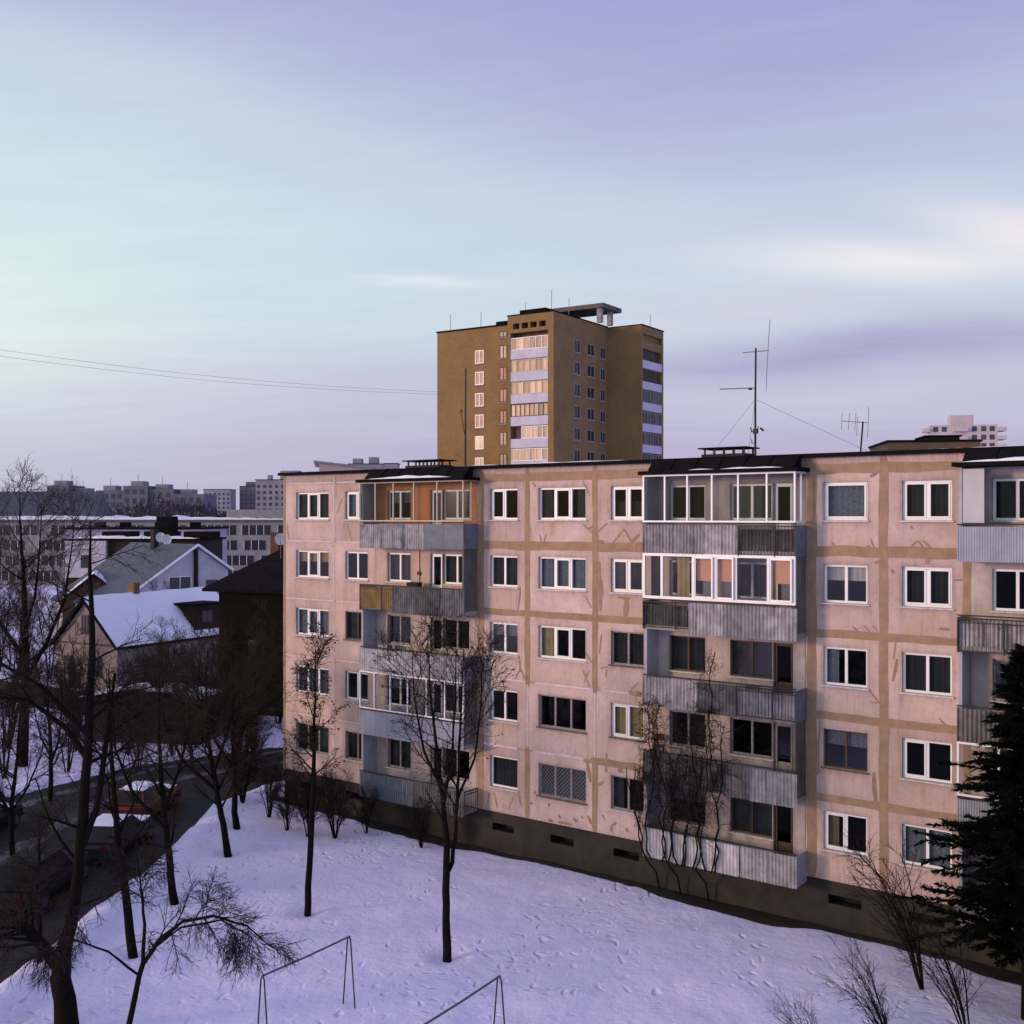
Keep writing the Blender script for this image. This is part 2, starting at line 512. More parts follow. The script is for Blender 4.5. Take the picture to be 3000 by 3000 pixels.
class MB:
    def __init__(self):
        self.v = []
        self.f = []

    def quad(self, a, b, c, d):
        i = len(self.v)
        self.v += [a, b, c, d]
        self.f.append((i, i + 1, i + 2, i + 3))

    def tri(self, a, b, c):
        i = len(self.v)
        self.v += [a, b, c]
        self.f.append((i, i + 1, i + 2))

    def box(self, x0, x1, y0, y1, z0, z1):
        i = len(self.v)
        self.v += [(x0, y0, z0), (x1, y0, z0), (x1, y1, z0), (x0, y1, z0),
                   (x0, y0, z1), (x1, y0, z1), (x1, y1, z1), (x0, y1, z1)]
        for f in ((0, 3, 2, 1), (4, 5, 6, 7), (0, 1, 5, 4), (1, 2, 6, 5), (2, 3, 7, 6), (3, 0, 4, 7)):
            self.f.append(tuple(i + k for k in f))
        return self

    def inbox(self, x0, x1, y0, y1, z0, z1):
        """room seen from the -y side: five faces"""
        i = len(self.v)
        self.v += [(x0, y0, z0), (x1, y0, z0), (x1, y1, z0), (x0, y1, z0),
                   (x0, y0, z1), (x1, y0, z1), (x1, y1, z1), (x0, y1, z1)]
        for f in ((0, 1, 2, 3), (7, 6, 5, 4), (1, 5, 6, 2), (2, 6, 7, 3), (3, 7, 4, 0)):
            self.f.append(tuple(i + k for k in f))
        return self

    def tube(self, pts, rad, n=6, cap=True):
        base = len(self.v)
        m = len(pts)
        for k in range(m):
            p = Vector(pts[k])
            a = Vector(pts[max(0, k - 1)])
            b = Vector(pts[min(m - 1, k + 1)])
            t = (b - a)
            if t.length < 1e-6:
                t = Vector((0, 0, 1))
            t.normalize()
            ref = Vector((1, 0, 0)) if abs(t.x) < .8 else Vector((0, 1, 0))
            u = t.cross(ref).normalized()
            w = t.cross(u)
            r = rad[k] if isinstance(rad, (list, tuple)) else rad
            for j in range(n):
                an = 2 * math.pi * j / n
                q = p + (u * math.cos(an) + w * math.sin(an)) * r
                self.v.append((q.x, q.y, q.z))
        for k in range(m - 1):
            for j in range(n):
                a = base + k * n + j
                b = base + k * n + (j + 1) % n
                self.f.append((a, b, b + n, a + n))
        if cap and n >= 3:
            self.f.append(tuple(base + j for j in reversed(range(n))))
            self.f.append(tuple(base + (m - 1) * n + j for j in range(n)))
        return self

    def bar(self, a, b, r, n=6):
        return self.tube([a, b], r, n)

    def mesh(self, name, m, smooth=False):
        me = bpy.data.meshes.new(name)
        me.from_pydata([tuple(p) for p in self.v], [], self.f)
        me.materials.append(MATS[m] if isinstance(m, str) else m)
        if smooth:
            me.polygons.foreach_set('use_smooth', [True] * len(me.polygons))
        me.update()
        return me

    def build(self, name, m, parent=None, smooth=False, loc=None, rot=None):
        return link(name, self.mesh(name, m, smooth), parent, loc, rot)


# ------------------------------------------------------------------ ground, road
ROAD_R = [(-16.2, 8), (-15.6, 25), (-14.9, 37.5), (-14.3, 44.4), (-14.5, 51), (-12.9, 55), (-9, 58.5), (-2, 63), (8, 70)]
ROAD_L = [(-27.0, 8), (-26.0, 25), (-25.5, 37), (-24.8, 47), (-24.0, 53), (-20, 60), (-14, 64.5), (-6, 69.5), (4, 77)]


def interp_x(poly, y):
    for (x0, y0), (x1, y1) in zip(poly, poly[1:]):
        if y0 <= y <= y1:
            t = (y - y0) / (y1 - y0)
            return x0 + (x1 - x0) * t
    return None


def ground_z(x, y):
    h = .10 * noise.noise(Vector((x * .16, y * .16, 1.3))) + .05 * noise.noise(Vector((x * .55, y * .55, 4.1)))
    h += .02 * noise.noise(Vector((x * 1.9, y * 1.9, 7.7)))
    if y < 78:
        xr, xl = interp_x(ROAD_R, y), interp_x(ROAD_L, y)
        if xr is not None and xl is not None:
            dd = min(x - xl, xr - x)          # >0 on the road
            if dd > -.5:
                return -.10
            # ploughed bank beside the road
            b = math.exp(-((-dd - 1.1) / .7) ** 2)
            h += b * (.22 + .16 * noise.noise(Vector((x * .9, y * .9, 9))))
    for tx, ty in ((-2.0, 34.0), (-7.0, 37.8), (-11.8, 34.3), (-11.9, 39.0), (-11.4, 44.4), (-12.0, 48.2), (-11.7, 29.0)):
        r2_ = (x - tx) ** 2 + (y - ty) ** 2
        if r2_ < 4:
            h += -.14 * math.exp(-r2_ / .18) + .04 * math.exp(-((math.sqrt(r2_) - .8) / .3) ** 2)
    return h


def axis(lo, hi, step, far):
    out = []
    v = lo
    while v <= hi:
        out.append(v)
        v += step
    a, s = lo, step
    left = []
    while a > -far:
        s *= 1.35
        a -= s
        left.append(a)
    b, s = out[-1], step
    right = []
    while b < far:
        s *= 1.35
        b += s
        right.append(b)
    return left[::-1] + out + right


def make_ground():
    xs = axis(-30, 20, .27, 3000)
    ys = axis(20, 64, .27, 3000)
    v, f = [], []
    for y in ys:
        for x in xs:
            v.append((x, y, ground_z(x, y) if abs(x) < 90 and -20 < y < 160 else 0.0))
    nx = len(xs)
    for j in range(len(ys) - 1):
        for i in range(nx - 1):
            a = j * nx + i
            f.append((a, a + 1, a + 1 + nx, a + nx))
    me = bpy.data.meshes.new('ground')
    me.from_pydata(v, [], f)
    me.materials.append(MATS['snow'])
    me.polygons.foreach_set('use_smooth', [True] * len(f))
    tag(link('ground', me), kind='structure')


make_ground()


def strip(name, L, Rr, z, m, n=60, wob=0.0):
    """ribbon between two polylines resampled on the same parameter"""
    def samp(P, t):
        k = t * (len(P) - 1)
        i = min(int(k), len(P) - 2)
        u = k - i
        return (P[i][0] + (P[i + 1][0] - P[i][0]) * u, P[i][1] + (P[i + 1][1] - P[i][1]) * u)
    mb = MB()
    for k in range(n + 1):
        t = k / n
        a, b = samp(L, t), samp(Rr, t)
        w1 = wob * noise.noise(Vector((k * .7, 1, 2)))
        w2 = wob * noise.noise(Vector((k * .7, 5, 2)))
        mb.v += [(a[0] + w1, a[1], z), (b[0] + w2, b[1], z)]
        if k:
            i = 2 * k
            mb.f.append((i - 2, i - 1, i + 1, i))
    return mb.build(name, m)


def mixp(t, off=0):
    return [(l[0] + (r[0] - l[0]) * t + off, l[1] + (r[1] - l[1]) * t) for l, r in zip(ROAD_L, ROAD_R)]


tag(strip('road', mixp(-.05), mixp(1.05), -.02, 'asphalt', 80, .25), kind='structure')
for nm, t0, t1 in (('slush_strip', .10, .16), ('slush_strip', .42, .50)):
    tag(strip(nm, mixp(t0), mixp(t1), -.014, 'slush', 120, .55), kind='structure')

# ------------------------------------------------------------------ the pink panel block
TH = math.atan(3236.0 / 4239.0)
BC = (-10.862, 52.461, 0.0)
block = empty('apartment_block', BC, -TH, 'five-storey pink concrete panel apartment block with stacked balconies', 'apartment block')
FL = [1.58, 4.28, 6.98, 9.68, 12.38]          # floor levels (panel joints), storeys 1..5
TOP = 15.08
ROOF = 15.58
BX = [0.0, 3.46, 6.10, 11.83, 14.43, 17.61, 20.21, 25.94, 28.54, 31.10, 36.83, 39.43]
DEPTH = 11.5
rng = random.Random(7)

# window columns: s0, s1
COLS = {'A': (.90, 3.10), 'B': (4.19, 5.60), 'C': (12.55, 13.94), 'D': (14.97, 17.20), 'E': (18.32, 19.74),
        'G': (26.56, 28.02), 'H': (29.12, 30.64), 'K': (37.45, 38.85)}
WZ0, WZ1 = 1.02, 2.27

wall = MB()
wall.box(0.005, 39.4, .05, DEPTH, 1.5, 15.5)
# the backing behind the panels is a shell: leave the rooms open
wall = MB()
wall.box(0.01, .30, .28, DEPTH, 1.5, 15.5)
wall.box(39.1, 39.4, .28, DEPTH, 1.5, 15.5)
wall.box(.3, 39.1, DEPTH - .3, DEPTH, 1.5, 15.5)
wall.box(.01, 39.4, .28, DEPTH - .3, 15.3, 15.5)
wall_o = wall.build('wall', 'plaster', block)


def panel(x0, x1, z0, z1, holes, m, y=0.0, t=.26):
    """one prefabricated facade panel with its window openings"""
    g = .008
    x0 += g; x1 -= g; z0 += g; z1 -= g
    def cuts(lo_, hi_, extra, step):
        ks = sorted({lo_, hi_, *extra})
        out = [ks[0]]
        for k0, k1 in zip(ks, ks[1:]):
            n = max(1, int(round((k1 - k0) / step)))
            out += [k0 + (k1 - k0) * t / n for t in range(1, n + 1)]
        return out
    xs = cuts(x0, x1, [v_ for h in holes for v_ in h[:2]], .13)
    zs = cuts(z0, z1, [v_ for h in holes for v_ in h[2:]], .16)
    b = MB()
    nx = len(xs)
    for zz in zs:
        for xx in xs:
            b.v.append((xx, y, zz))
    for j in range(len(zs) - 1):
        for i in range(nx - 1):
            cx, cz = (xs[i] + xs[i + 1]) / 2, (zs[j] + zs[j + 1]) / 2
            if any(h[0] < cx < h[1] and h[2] < cz < h[3] for h in holes):
                continue
            a = j * nx + i
            b.f.append((a, a + 1, a + 1 + nx, a + nx))
    for a0, a1, c0, c1 in holes:
        b.quad((a0, y, c0), (a0, y + t, c0), (a1, y + t, c0), (a1, y, c0))
        b.quad((a0, y, c1), (a1, y, c1), (a1, y + t, c1), (a0, y + t, c1))
        b.quad((a0, y, c0), (a0, y, c1), (a0, y + t, c1), (a0, y + t, c0))
        b.quad((a1, y, c0), (a1, y + t, c0), (a1, y + t, c1), (a1, y, c1))
    b.quad((x0, y, z0), (x0, y, z1), (x0, y + t, z1), (x0, y + t, z0))
    b.quad((x1, y, z0), (x1, y + t, z0), (x1, y + t, z1), (x1, y, z1))
    b.quad((x0, y, z0), (x0, y + t, z0), (x1, y + t, z0), (x1, y, z0))
    b.quad((x0, y, z1), (x1, y, z1), (x1, y + t, z1), (x0, y + t, z1))
    o = b.build('wall_panel', m, block)
    # run-off dirt: under sills, round the openings, along the joints
    seed = x0 * 3.7 + z0 * 1.9
    gr = []
    for (px, py, pz) in b.v:
        q_ = 0.0
        for a0, a1, c0, c1 in holes:
            ddx = max(a0 - px, 0, px - a1)
            ddz = max(c0 - pz, 0, pz - c1)
            q_ += .55 * math.exp(-math.hypot(ddx, ddz) / .10)
            if pz < c0 and a0 - .15 < px < a1 + .15:
                en = math.exp(-((min(abs(px - a0), abs(px - a1)) / .14) ** 2))
                dr = .5 + .5 * noise.noise(Vector((px * 5, seed, 0)))
                q_ += (.22 + .5 * en) * dr * math.exp(-(c0 - pz) / (.35 + .5 * dr))
        e_ = min(px - x0, x1 - px, pz - z0, z1 - pz)
        q_ += .30 * math.exp(-e_ / .13)
        if pz > TOP - .02:
            q_ += .22
        q_ += .28 * max(0, noise.noise(Vector((px * .8, pz * .8, 3.3))))
        gr.append(min(.85, q_))
    at = o.data.attributes.new('grime', 'FLOAT', 'POINT')
    at.data.foreach_set('value', gr)
    return o


CACHE = {}


def curtain_mesh(w, h, m, seed):
    key = ('cur', round(w, 2), round(h, 2), m, seed % 3)
    if key not in CACHE:
        b = MB()
        n = max(8, int(w * 26))
        for i in range(n + 1):
            x = w * i / n
            y = .025 * math.sin(x * 34 + seed % 3) + .012 * math.sin(x * 71)
            b.v += [(x, y, 0), (x, y * .5, h)]
            if i:
                k = 2 * i
                b.f.append((k - 2, k, k + 1, k - 1))
        CACHE[key] = b.mesh('curtain', m, True)
    return CACHE[key]


def room_mesh(w, h):
    key = ('room', round(w, 2), round(h, 2))
    if key not in CACHE:
        CACHE[key] = MB().inbox(-.05, w + .05, 0, 1.6, -.05, h + .05).mesh('room', 'room')
    return CACHE[key]


def window(x0, x1, z0, z1, n, style='pvc', cur=None, sashes=(), door=None, sill=True, y=0.0, g='glass', grille=False,
           widths=None, name='window', sillm='sill'):
    """window part (its mesh is the frame) with panes, sill, curtain and the dark room behind as sub-parts"""
    fw = {'pvc': .075, 'wood_brown': .055, 'wood_grey': .06, 'wood_cream': .06}[style]
    fy0, fy1 = y + .10, y + .165
    b = MB()
    b.box(x0 - .02, x1 + .02, fy0, fy1, z0 - .01, z0 + fw)
    b.box(x0 - .02, x1 + .02, fy0, fy1, z1 - fw, z1 + .01)
    b.box(x0 - .02, x0 + fw, fy0, fy1, z0 + fw, z1 - fw)
    b.box(x1 - fw, x1 + .02, fy0, fy1, z0 + fw, z1 - fw)
    if widths:
        tot = sum(widths)
        ed = [x0]
        for w in widths:
            ed.append(ed[-1] + (x1 - x0) * w / tot)
    else:
        ed = [x0 + (x1 - x0) * i / n for i in range(n + 1)]
    for e in ed[1:-1]:
        b.box(e - fw * .62, e + fw * .62, fy0, fy1, z0 + fw, z1 - fw)
    for i in sashes:
        a0 = ed[i] + (fw if i == 0 else fw * .62)
        a1 = ed[i + 1] - (fw if i == n - 1 else fw * .62)
        s = .05
        yy0, yy1 = fy0 - .022, fy1 - .01
        b.box(a0, a0 + s, yy0, yy1, z0 + fw, z1 - fw)
        b.box(a1 - s, a1, yy0, yy1, z0 + fw, z1 - fw)
        b.box(a0 + s, a1 - s, yy0, yy1, z0 + fw, z0 + fw + s)
        b.box(a0 + s, a1 - s, yy0, yy1, z1 - fw - s, z1 - fw)
    o = b.build(name, style, block)
    gg = 'glass_mirror' if g == 'glass' and rng.random() < .35 else g
    for i in range(n):
        a0, a1 = ed[i] + .03, ed[i + 1] - .03
        tilt = rng.uniform(-.006, .006)
        pm = MB()
        pm.quad((a0, fy0 + .03, z0 + .02), (a1, fy0 + .03 + tilt, z0 + .02), (a1, fy0 + .03 + tilt, z1 - .02), (a0, fy0 + .03, z1 - .02))
        pm.build('pane', gg, o)
    if sill:
        MB().box(x0 - .07, x1 + .07, y - .075, y + .12, z0 - .055, z0 - .012).build('sill', sillm, o)
    link('room', room_mesh(x1 - x0, z1 - z0), o, (x0, y + .262, z0))
    if cur:
        kind, part = cur if isinstance(cur, tuple) else (cur, 'full')
        h = z1 - z0
        hh, zz = (h, z0) if part == 'full' else (h * .42, z1 - h * .42) if part == 'half' else (h * .55, z0)
        wd = x1 - x0
        if part == 'left':
            link('curtain', curtain_mesh(wd * .3, h, kind, 1), o, (x0, y + .24, z0))
        elif part == 'sides':
            link('curtain', curtain_mesh(wd * .24, h, kind, 1), o, (x0, y + .24, z0))
            link('curtain', curtain_mesh(wd * .24, h, kind, 2), o, (x1 - wd * .24, y + .24, z0))
        else:
            link('curtain', curtain_mesh(wd, hh, kind, rng.randrange(3)), o, (x0, y + .24, zz))
    if grille:
        gb = MB()
        st = .16
        k = -12
        while k * st < (x1 - x0):
            for sg in (1, -1):
                p0x, p1x = (x0 + k * st, x0 + k * st + (z1 - z0)) if sg > 0 else (x0 + k * st + (z1 - z0), x0 + k * st)
                pts = []
                for t in (0, 1):
                    pts.append((p0x + (p1x - p0x) * t, z0 + (z1 - z0) * t))
                (ax, az), (bx, bz) = pts
                # clip to the opening
                def cl(ax, az, bx, bz):
                    t0, t1 = 0.0, 1.0
                    dx = bx - ax
                    for lo_, hi_ in ((x0, x1),):
                        ta, tb = (lo_ - ax) / dx, (hi_ - ax) / dx
                        if ta > tb:
                            ta, tb = tb, ta
                        t0, t1 = max(t0, ta), min(t1, tb)
                    return t0, t1
                t0, t1 = cl(ax, az, bx, bz)
                if t1 - t0 > .02:
                    gb.bar((ax + (bx - ax) * t0, fy0 - .045, az + (bz - az) * t0), (ax + (bx - ax) * t1, fy0 - .045, az + (bz - az) * t1), .0045, 4)
            k += 1
        gb.build('grille', 'concrete_pale', o)
    return o


# window table: column -> storeys 5..1 -> (n, style, curtain, sashes)
TAB = {
    'A': [(3, 'pvc', 'curtain_grey', (1,)), (3, 'pvc', ('curtain_yellow', 'half'), (1,)), (3, 'pvc', 'curtain_lace', (1,)),
          (3, 'pvc', 'curtain_grey', ()), (3, 'wood_grey', 'curtain_grey', ())],
    'B': [(2, 'pvc', ('curtain_lace', 'left'), (0,)), (2, 'pvc', None, ()), (2, 'wood_brown', 'curtain_grey', ()), (2, 'pvc', None, ()),
          (2, 'wood_grey', 'curtain_grey', ())],
    'C': [(2, 'pvc', None, (0,)), (2, 'pvc', 'curtain_grey', ()), (2, 'pvc', ('curtain_lace', 'half'), ()), (2, 'pvc', None, ()),
          (1, 'pvc', 'curtain_grey', ())],
    'D': [(3, 'pvc', ('curtain_grey', 'sides'), (1,)), (3, 'pvc', 'curtain_lace', (1,)), (3, 'pvc', ('curtain_yellow', 'left'), (1,)),
          (3, 'wood_grey', None, ()), (3, 'wood_grey', 'curtain_grey', ())],
    'E': [(2, 'pvc', ('curtain_grey', 'low'), (0, 1)), (2, 'pvc', ('curtain_grey', 'left'), (0, 1)), (2, 'wood_grey', 'curtain_grey', ()),
          (2, 'pvc', 'curtain_yellow', (0,)), (2, 'wood_grey', ('curtain_grey', 'left'), ())],
    'G': [(1, 'pvc', 'curtain_lace', (0,)), (2, 'pvc', ('blind_white', 'half'), ()), (2, 'pvc', ('curtain_lace', 'left'), ()),
          (2, 'wood_brown', ('curtain_lace', 'half'), ()), (2, 'pvc', ('curtain_brown', 'left'), (0,))],
    'H': [(2, 'pvc', 'curtain_grey', (0, 1)), (2, 'pvc', 'curtain_grey', (0, 1)), (2, 'pvc', 'curtain_grey', ()),
          (2, 'pvc', None, (0,)), (2, 'pvc', 'curtain_lace', ())],
    'K': [(2, 'pvc', 'curtain_grey', ())] * 5,
}
BAYCOL = {0: 'A', 1: 'B', 3: 'C', 4: 'D', 5: 'E', 7: 'G', 8: 'H', 10: 'K'}
STACK = {2: 1, 6: 2, 9: 3}

for bi in range(len(BX) - 1):
    x0, x1 = BX[bi], BX[bi + 1]
    for fi in range(5):
        zf = FL[fi]
        zt = FL[fi + 1] if fi < 4 else TOP
        if bi in BAYCOL:
            c = BAYCOL[bi]
            a0, a1 = COLS[c]
            n, sty, cur, sas = TAB[c][4 - fi]
            hole = (a0, a1, zf + WZ0, zf + WZ1)
            panel(x0, x1, zf, zt, [hole], 'plaster')
            dark = (c, fi) in (('D', 1), ('E', 2), ('G', 1), ('B', 2), ('E', 1), ('D', 0))
            window(a0, a1, zf + WZ0, zf + WZ1, n, sty, cur, sas, grille=(c == 'D' and fi == 0), sillm='sill_dark' if dark else 'sill')
        else:
            st = STACK[bi]
            if st == 2:       # window left, window + door right
                w1, w2, dr = (20.81, 22.24), (23.20, 24.76), (24.80, 25.50)
            else:
                dx = x0 - 6.10
                w1, dr, w2 = (6.81 + dx, 8.18 + dx), (9.31 + dx, 9.97 + dx), (10.01 + dx, 11.45 + dx)
            pm = 'plaster_orange' if (st == 1 and fi == 4) else 'plaster' if (st == 1 and fi == 3) else 'plaster_white'
            z0, z1 = zf + WZ0, zf + WZ1
            hs = [(w1[0], w1[1], z0, z1), (w2[0], w2[1], z0, z1), (dr[0], dr[1], zf + .22, z1)]
            panel(x0, x1, zf, zt, hs, pm)
            sty = {(1, 4): 'pvc', (1, 3): 'pvc', (1, 1): 'pvc', (2, 4): 'pvc', (2, 3): 'pvc', (3, 3): 'pvc', (3, 4): 'pvc'}.get((st, fi), 'wood_grey' if (st + fi) % 2 else 'wood_brown')
            window(w1[0], w1[1], z0, z1, 2, sty, [None, 'curtain_grey', ('curtain_lace', 'half')][(st + fi) % 3])
            window(w2[0], w2[1], z0, z1, 2, sty, ['curtain_grey', None][(st + fi) % 2])
            d = window(dr[0], dr[1], zf + .22, z1, 1, sty, None, (0,), sill=False, name='door')
            MB().box(dr[0] + .08, dr[1] - .08, .12, .15, zf + .30, zf + .95).build('door_panel', sty, d)

# parapet strip above the top joint
for bi in range(len(BX) - 1):
    panel(BX[bi], BX[bi + 1], TOP, 15.5, [], 'plaster')


# sealant smeared over the joints
def seal(path, w, m, seed, y=-.006, rag=.2):
    """irregular band following a polyline in the facade plane (s, z)"""
    b = MB()
    r_ = random.Random(seed)
    pts = []
    for (a, c), (a2, c2) in zip(path, path[1:]):
        L = math.hypot(a2 - a, c2 - c)
        n = max(2, int(L / .16))
        for k in range(n):
            pts.append((a + (a2 - a) * k / n, c + (c2 - c) * k / n))
    pts.append(path[-1])
    N = len(pts)
    for k, (a, c) in enumerate(pts):
        p, q_ = pts[max(0, k - 1)], pts[min(N - 1, k + 1)]
        dx, dz = q_[0] - p[0], q_[1] - p[1]
        l = math.hypot(dx, dz) or 1
        nx, nz = -dz / l, dx / l
        end = min(1.0, .6 + .25 * min(k, N - 1 - k)) if N > 3 else 1.0
        wa = w * .5 * end * (1 + rag * noise.noise(Vector((k * .16, seed * 3.1, 0))) * 1.6 + rag * .12 * r_.uniform(-1, 1))
        wb = w * .5 * end * (1 + rag * noise.noise(Vector((k * .16, seed * 3.1, 9))) * 1.6 + rag * .12 * r_.uniform(-1, 1))
        b.v += [(a + nx * wa, y, c + nz * wa), (a - nx * wb, y, c - nz * wb)]
        if k:
            i = 2 * k
            b.f.append((i - 2, i - 1, i + 1, i))
    return b.build('joint_seal', m, wall_o)


sd = 1
levels = FL[1:] + [TOP]
for bi in range(len(BX) - 1):
    if bi in STACK:
        continue
    for li, z in enumerate(levels):
        x0, x1 = BX[bi], BX[bi + 1]
        sd += 1
        if bi <= 1:
            seal([(x0 + .12, z), (x1 + (.0 if bi == 0 else -.1), z)], .055, 'seal_white', sd, rag=.25)
        elif li == 1 and bi in (3, 4):
            seal([(x0 + .35, z), (x1 - .1, z)], .06, 'seal_white', sd, rag=.3)
        elif li == 0 and bi in (3, 4):
            seal([(x0 + .3, z), (x1 - .5, z)], .10, 'seal_white', sd, rag=.4)
        elif li == 1 and bi == 5:
            seal([(x0 + .3, z), (x0 + 1.55, z)], .06, 'seal_white', sd, rag=.3)
            seal([(x0 + 1.5, z + .02), (x1, z)], .2, 'seal_brown', sd + 500)
        else:
            seal([(x0 - .2, z), (x1 + .2, z)], .34 if li in (4, 3) else .26, 'seal_brown', sd, y=-.004 - .0015 * (bi % 2))
for i, x in enumerate(BX[1:-1]):
    ji = i + 1
    for fi in range(5):
        z0, z1 = FL[fi], (FL[fi + 1] if fi < 4 else 15.49)
        sd += 1
        yv = -.008 - .0015 * (fi % 2)
        if ji == 1:
            seal([(x, z0), (x, z1)], .05, 'seal_white', sd, y=yv, rag=.2)
        elif ji == 2:
            continue
        elif ji in (4, 5) and fi == 1:
            seal([(x, z0 + .1), (x, z1 - .1)], .055, 'seal_white', sd, y=yv, rag=.3)
        elif ji in (3, 7):
            seal([(x + .22, max(1.6, z0 - .2)), (x + .22, min(15.49, z1 + .2))], .36, 'seal_brown', sd, y=yv)
        elif ji in (6, 9, 10):
            seal([(x - .02, max(1.6, z0 - .2)), (x - .02, min(15.49, z1 + .2))], .22, 'seal_brown', sd, y=yv)
        else:
            seal([(x, max(1.6, z0 - .15)), (x, min(15.49, z1 + .15))], .25 if ji != 8 else .29, 'seal_brown', sd, y=yv)
seal([(.09, 1.5), (.09, 15.49)], .17, 'seal_brown', 991, y=-.008)

# smeared crack repairs (s, z, s, z, width) on the facade
CRACKS = [(15.03, 12.84, 15.14, 12.5, 0.05), (15.34, 12.84, 15.23, 12.48, 0.05), (18.89, 13.06, 18.4, 12.52, 0.05), (18.89, 13.06, 19.21, 12.58, 0.06), (18.15, 13.28, 17.74, 12.96, 0.07), (19.58, 12.88, 19.18, 12.56, 0.1), (17.07, 13.23, 17.49, 12.91, 0.07), (17.24, 13.05, 17.52, 13.14, 0.06), (17.69, 12.58, 18.02, 12.54, 0.14), (14.09, 10.71, 13.97, 9.8, 0.09), (19.02, 10.54, 18.94, 9.8, 0.2), (18.62, 10.52, 19.15, 10.5, 0.1), (17.82, 11.84, 17.85, 9.97, 0.12), (17.91, 11.14, 17.99, 10.54, 0.07), (17.18, 10.5, 17.46, 10.05, 0.05), (17.91, 9.09, 17.82, 8.34, 0.05), (17.07, 14.88, 17.38, 14.31, 0.05), (14.67, 14.88, 14.85, 14.68, 0.06), (17.04, 7.69, 17.38, 7.06, 0.06), (17.35, 7.67, 17.13, 7.2, 0.05), (17.18, 8.4, 17.52, 7.91, 0.06), (14.03, 7.93, 14.09, 7.34, 0.08), (14.09, 7.49, 13.81, 7.05, 0.06), (14.09, 7.49, 14.29, 7.09, 0.06), (18.14, 7.78, 18.1, 7.47, 0.07), (17.85, 7.8, 18.18, 7.88, 0.05), (17.1, 4.21, 19.58, 4.35, 0.2), (18.14, 4.65, 18.1, 3.92, 0.11), (18.72, 4.17, 18.72, 3.99, 0.2), (17.27, 4.27, 17.41, 3.45, 0.15), (17.69, 3.35, 18.02, 3.54, 0.1), (15.48, 1.7, 15.66, 1.7, 0.13), (15.92, 1.94, 16.04, 1.84, 0.09), (16.64, 1.96, 16.81, 1.85, 0.14), (16.98, 2.11, 17.07, 2.01, 0.09), (17.29, 2.16, 17.43, 1.86, 0.1), (18.32, 1.73, 18.37, 1.97, 0.1), (18.37, 1.97, 18.56, 2.12, 0.09), (18.99, 1.98, 19.06, 1.86, 0.09), (17.96, 2.3, 18.04, 2.17, 0.08), (14.79, 2.73, 14.82, 2.59, 0.12), (15.92, 1.7, 16.56, 1.69, 0.1), (12.53, 2.29, 12.36, 1.68, 0.05), (12.75, 2.34, 12.92, 1.75, 0.05), (13.72, 2.32, 13.47, 1.79, 0.06), (13.94, 2.5, 14.15, 2.04, 0.06), (14.61, 2.26, 14.67, 2.17, 0.14), (15.51, 2.35, 15.45, 2.22, 0.1), (19.52, 7.42, 19.13, 7.04, 0.05), (26.81, 12.7, 26.97, 12.48, 0.06), (28.12, 12.81, 28.24, 12.52, 0.05), (28.0, 12.59, 28.12, 12.51, 0.06), (29.62, 12.78, 29.33, 12.5, 0.06), (29.62, 12.78, 29.78, 12.55, 0.06), (29.76, 12.78, 30.0, 12.52, 0.07), (27.55, 9.96, 27.77, 9.77, 0.06), (27.9, 10.02, 28.1, 9.8, 0.06), (28.18, 10.04, 28.35, 9.85, 0.05), (30.27, 10.06, 30.58, 10.05, 0.09), (28.79, 11.84, 28.87, 11.73, 0.12), (30.69, 11.57, 31.0, 11.6, 0.06), (28.1, 14.79, 28.41, 15.0, 0.12), (28.24, 12.02, 28.45, 12.11, 0.1), (29.88, 12.28, 29.88, 12.03, 0.15), (28.85, 9.0, 28.96, 9.72, 0.08), (26.22, 15.39, 26.26, 15.22, 0.15), (29.41, 13.23, 29.44, 13.14, 0.06), (28.08, 7.92, 28.43, 7.54, 0.05), (28.12, 7.58, 28.32, 7.56, 0.05), (28.96, 9.02, 28.82, 8.3, 0.09), (26.43, 5.15, 26.22, 4.87, 0.08), (26.45, 6.8, 26.39, 5.08, 0.05), (28.24, 5.34, 28.3, 4.36, 0.12), (30.25, 7.3, 30.53, 7.03, 0.04), (4.31, 13.24, 4.63, 12.35, 0.03), (0.24, 13.17, 0.41, 12.41, 0.06), (3.99, 14.36, 3.67, 13.69, 0.05)]
for i, (a, c, a2, c2, w) in enumerate(CRACKS):
    seal([(a, c), ((a + a2) / 2 + rng.uniform(-.02, .02), (c + c2) / 2), (a2, c2)], w, 'seal_brown', 2000 + i, y=-.0115 - .0004 * (i % 9), rag=.5)

# plinth with its cellar vents
VENTS = [(1.15, 2.2), (4.15, 5.25), (12.62, 13.72), (15.5, 16.6), (18.4, 19.5), (26.7, 27.8), (29.3, 30.4)]
pb = MB()
hs = [(a, c, .82, 1.12) for a, c in VENTS]
xs = sorted({0.04, 39.36, *[h[0] for h in hs], *[h[1] for h in hs]})
for i in range(len(xs) - 1):
    cx = (xs[i] + xs[i + 1]) / 2
    if any(h[0] < cx < h[1] for h in hs):
        pb.quad((xs[i], .06, -.5), (xs[i + 1], .06, -.5), (xs[i + 1], .06, .82), (xs[i], .06, .82))
        pb.quad((xs[i], .06, 1.12), (xs[i + 1], .06, 1.12), (xs[i + 1], .06, 1.58), (xs[i], .06, 1.58))
    else:
        pb.quad((xs[i], .06, -.5), (xs[i + 1], .06, -.5), (xs[i + 1], .06, 1.58), (xs[i], .06, 1.58))
pb.box(.04, .3, .06, DEPTH - .02, -.5, 1.5)
pb.box(39.1, 39.36, .06, DEPTH - .02, -.5, 1.5)
pb.box(.3, 39.1, DEPTH - .3, DEPTH - .02, -.5, 1.5)
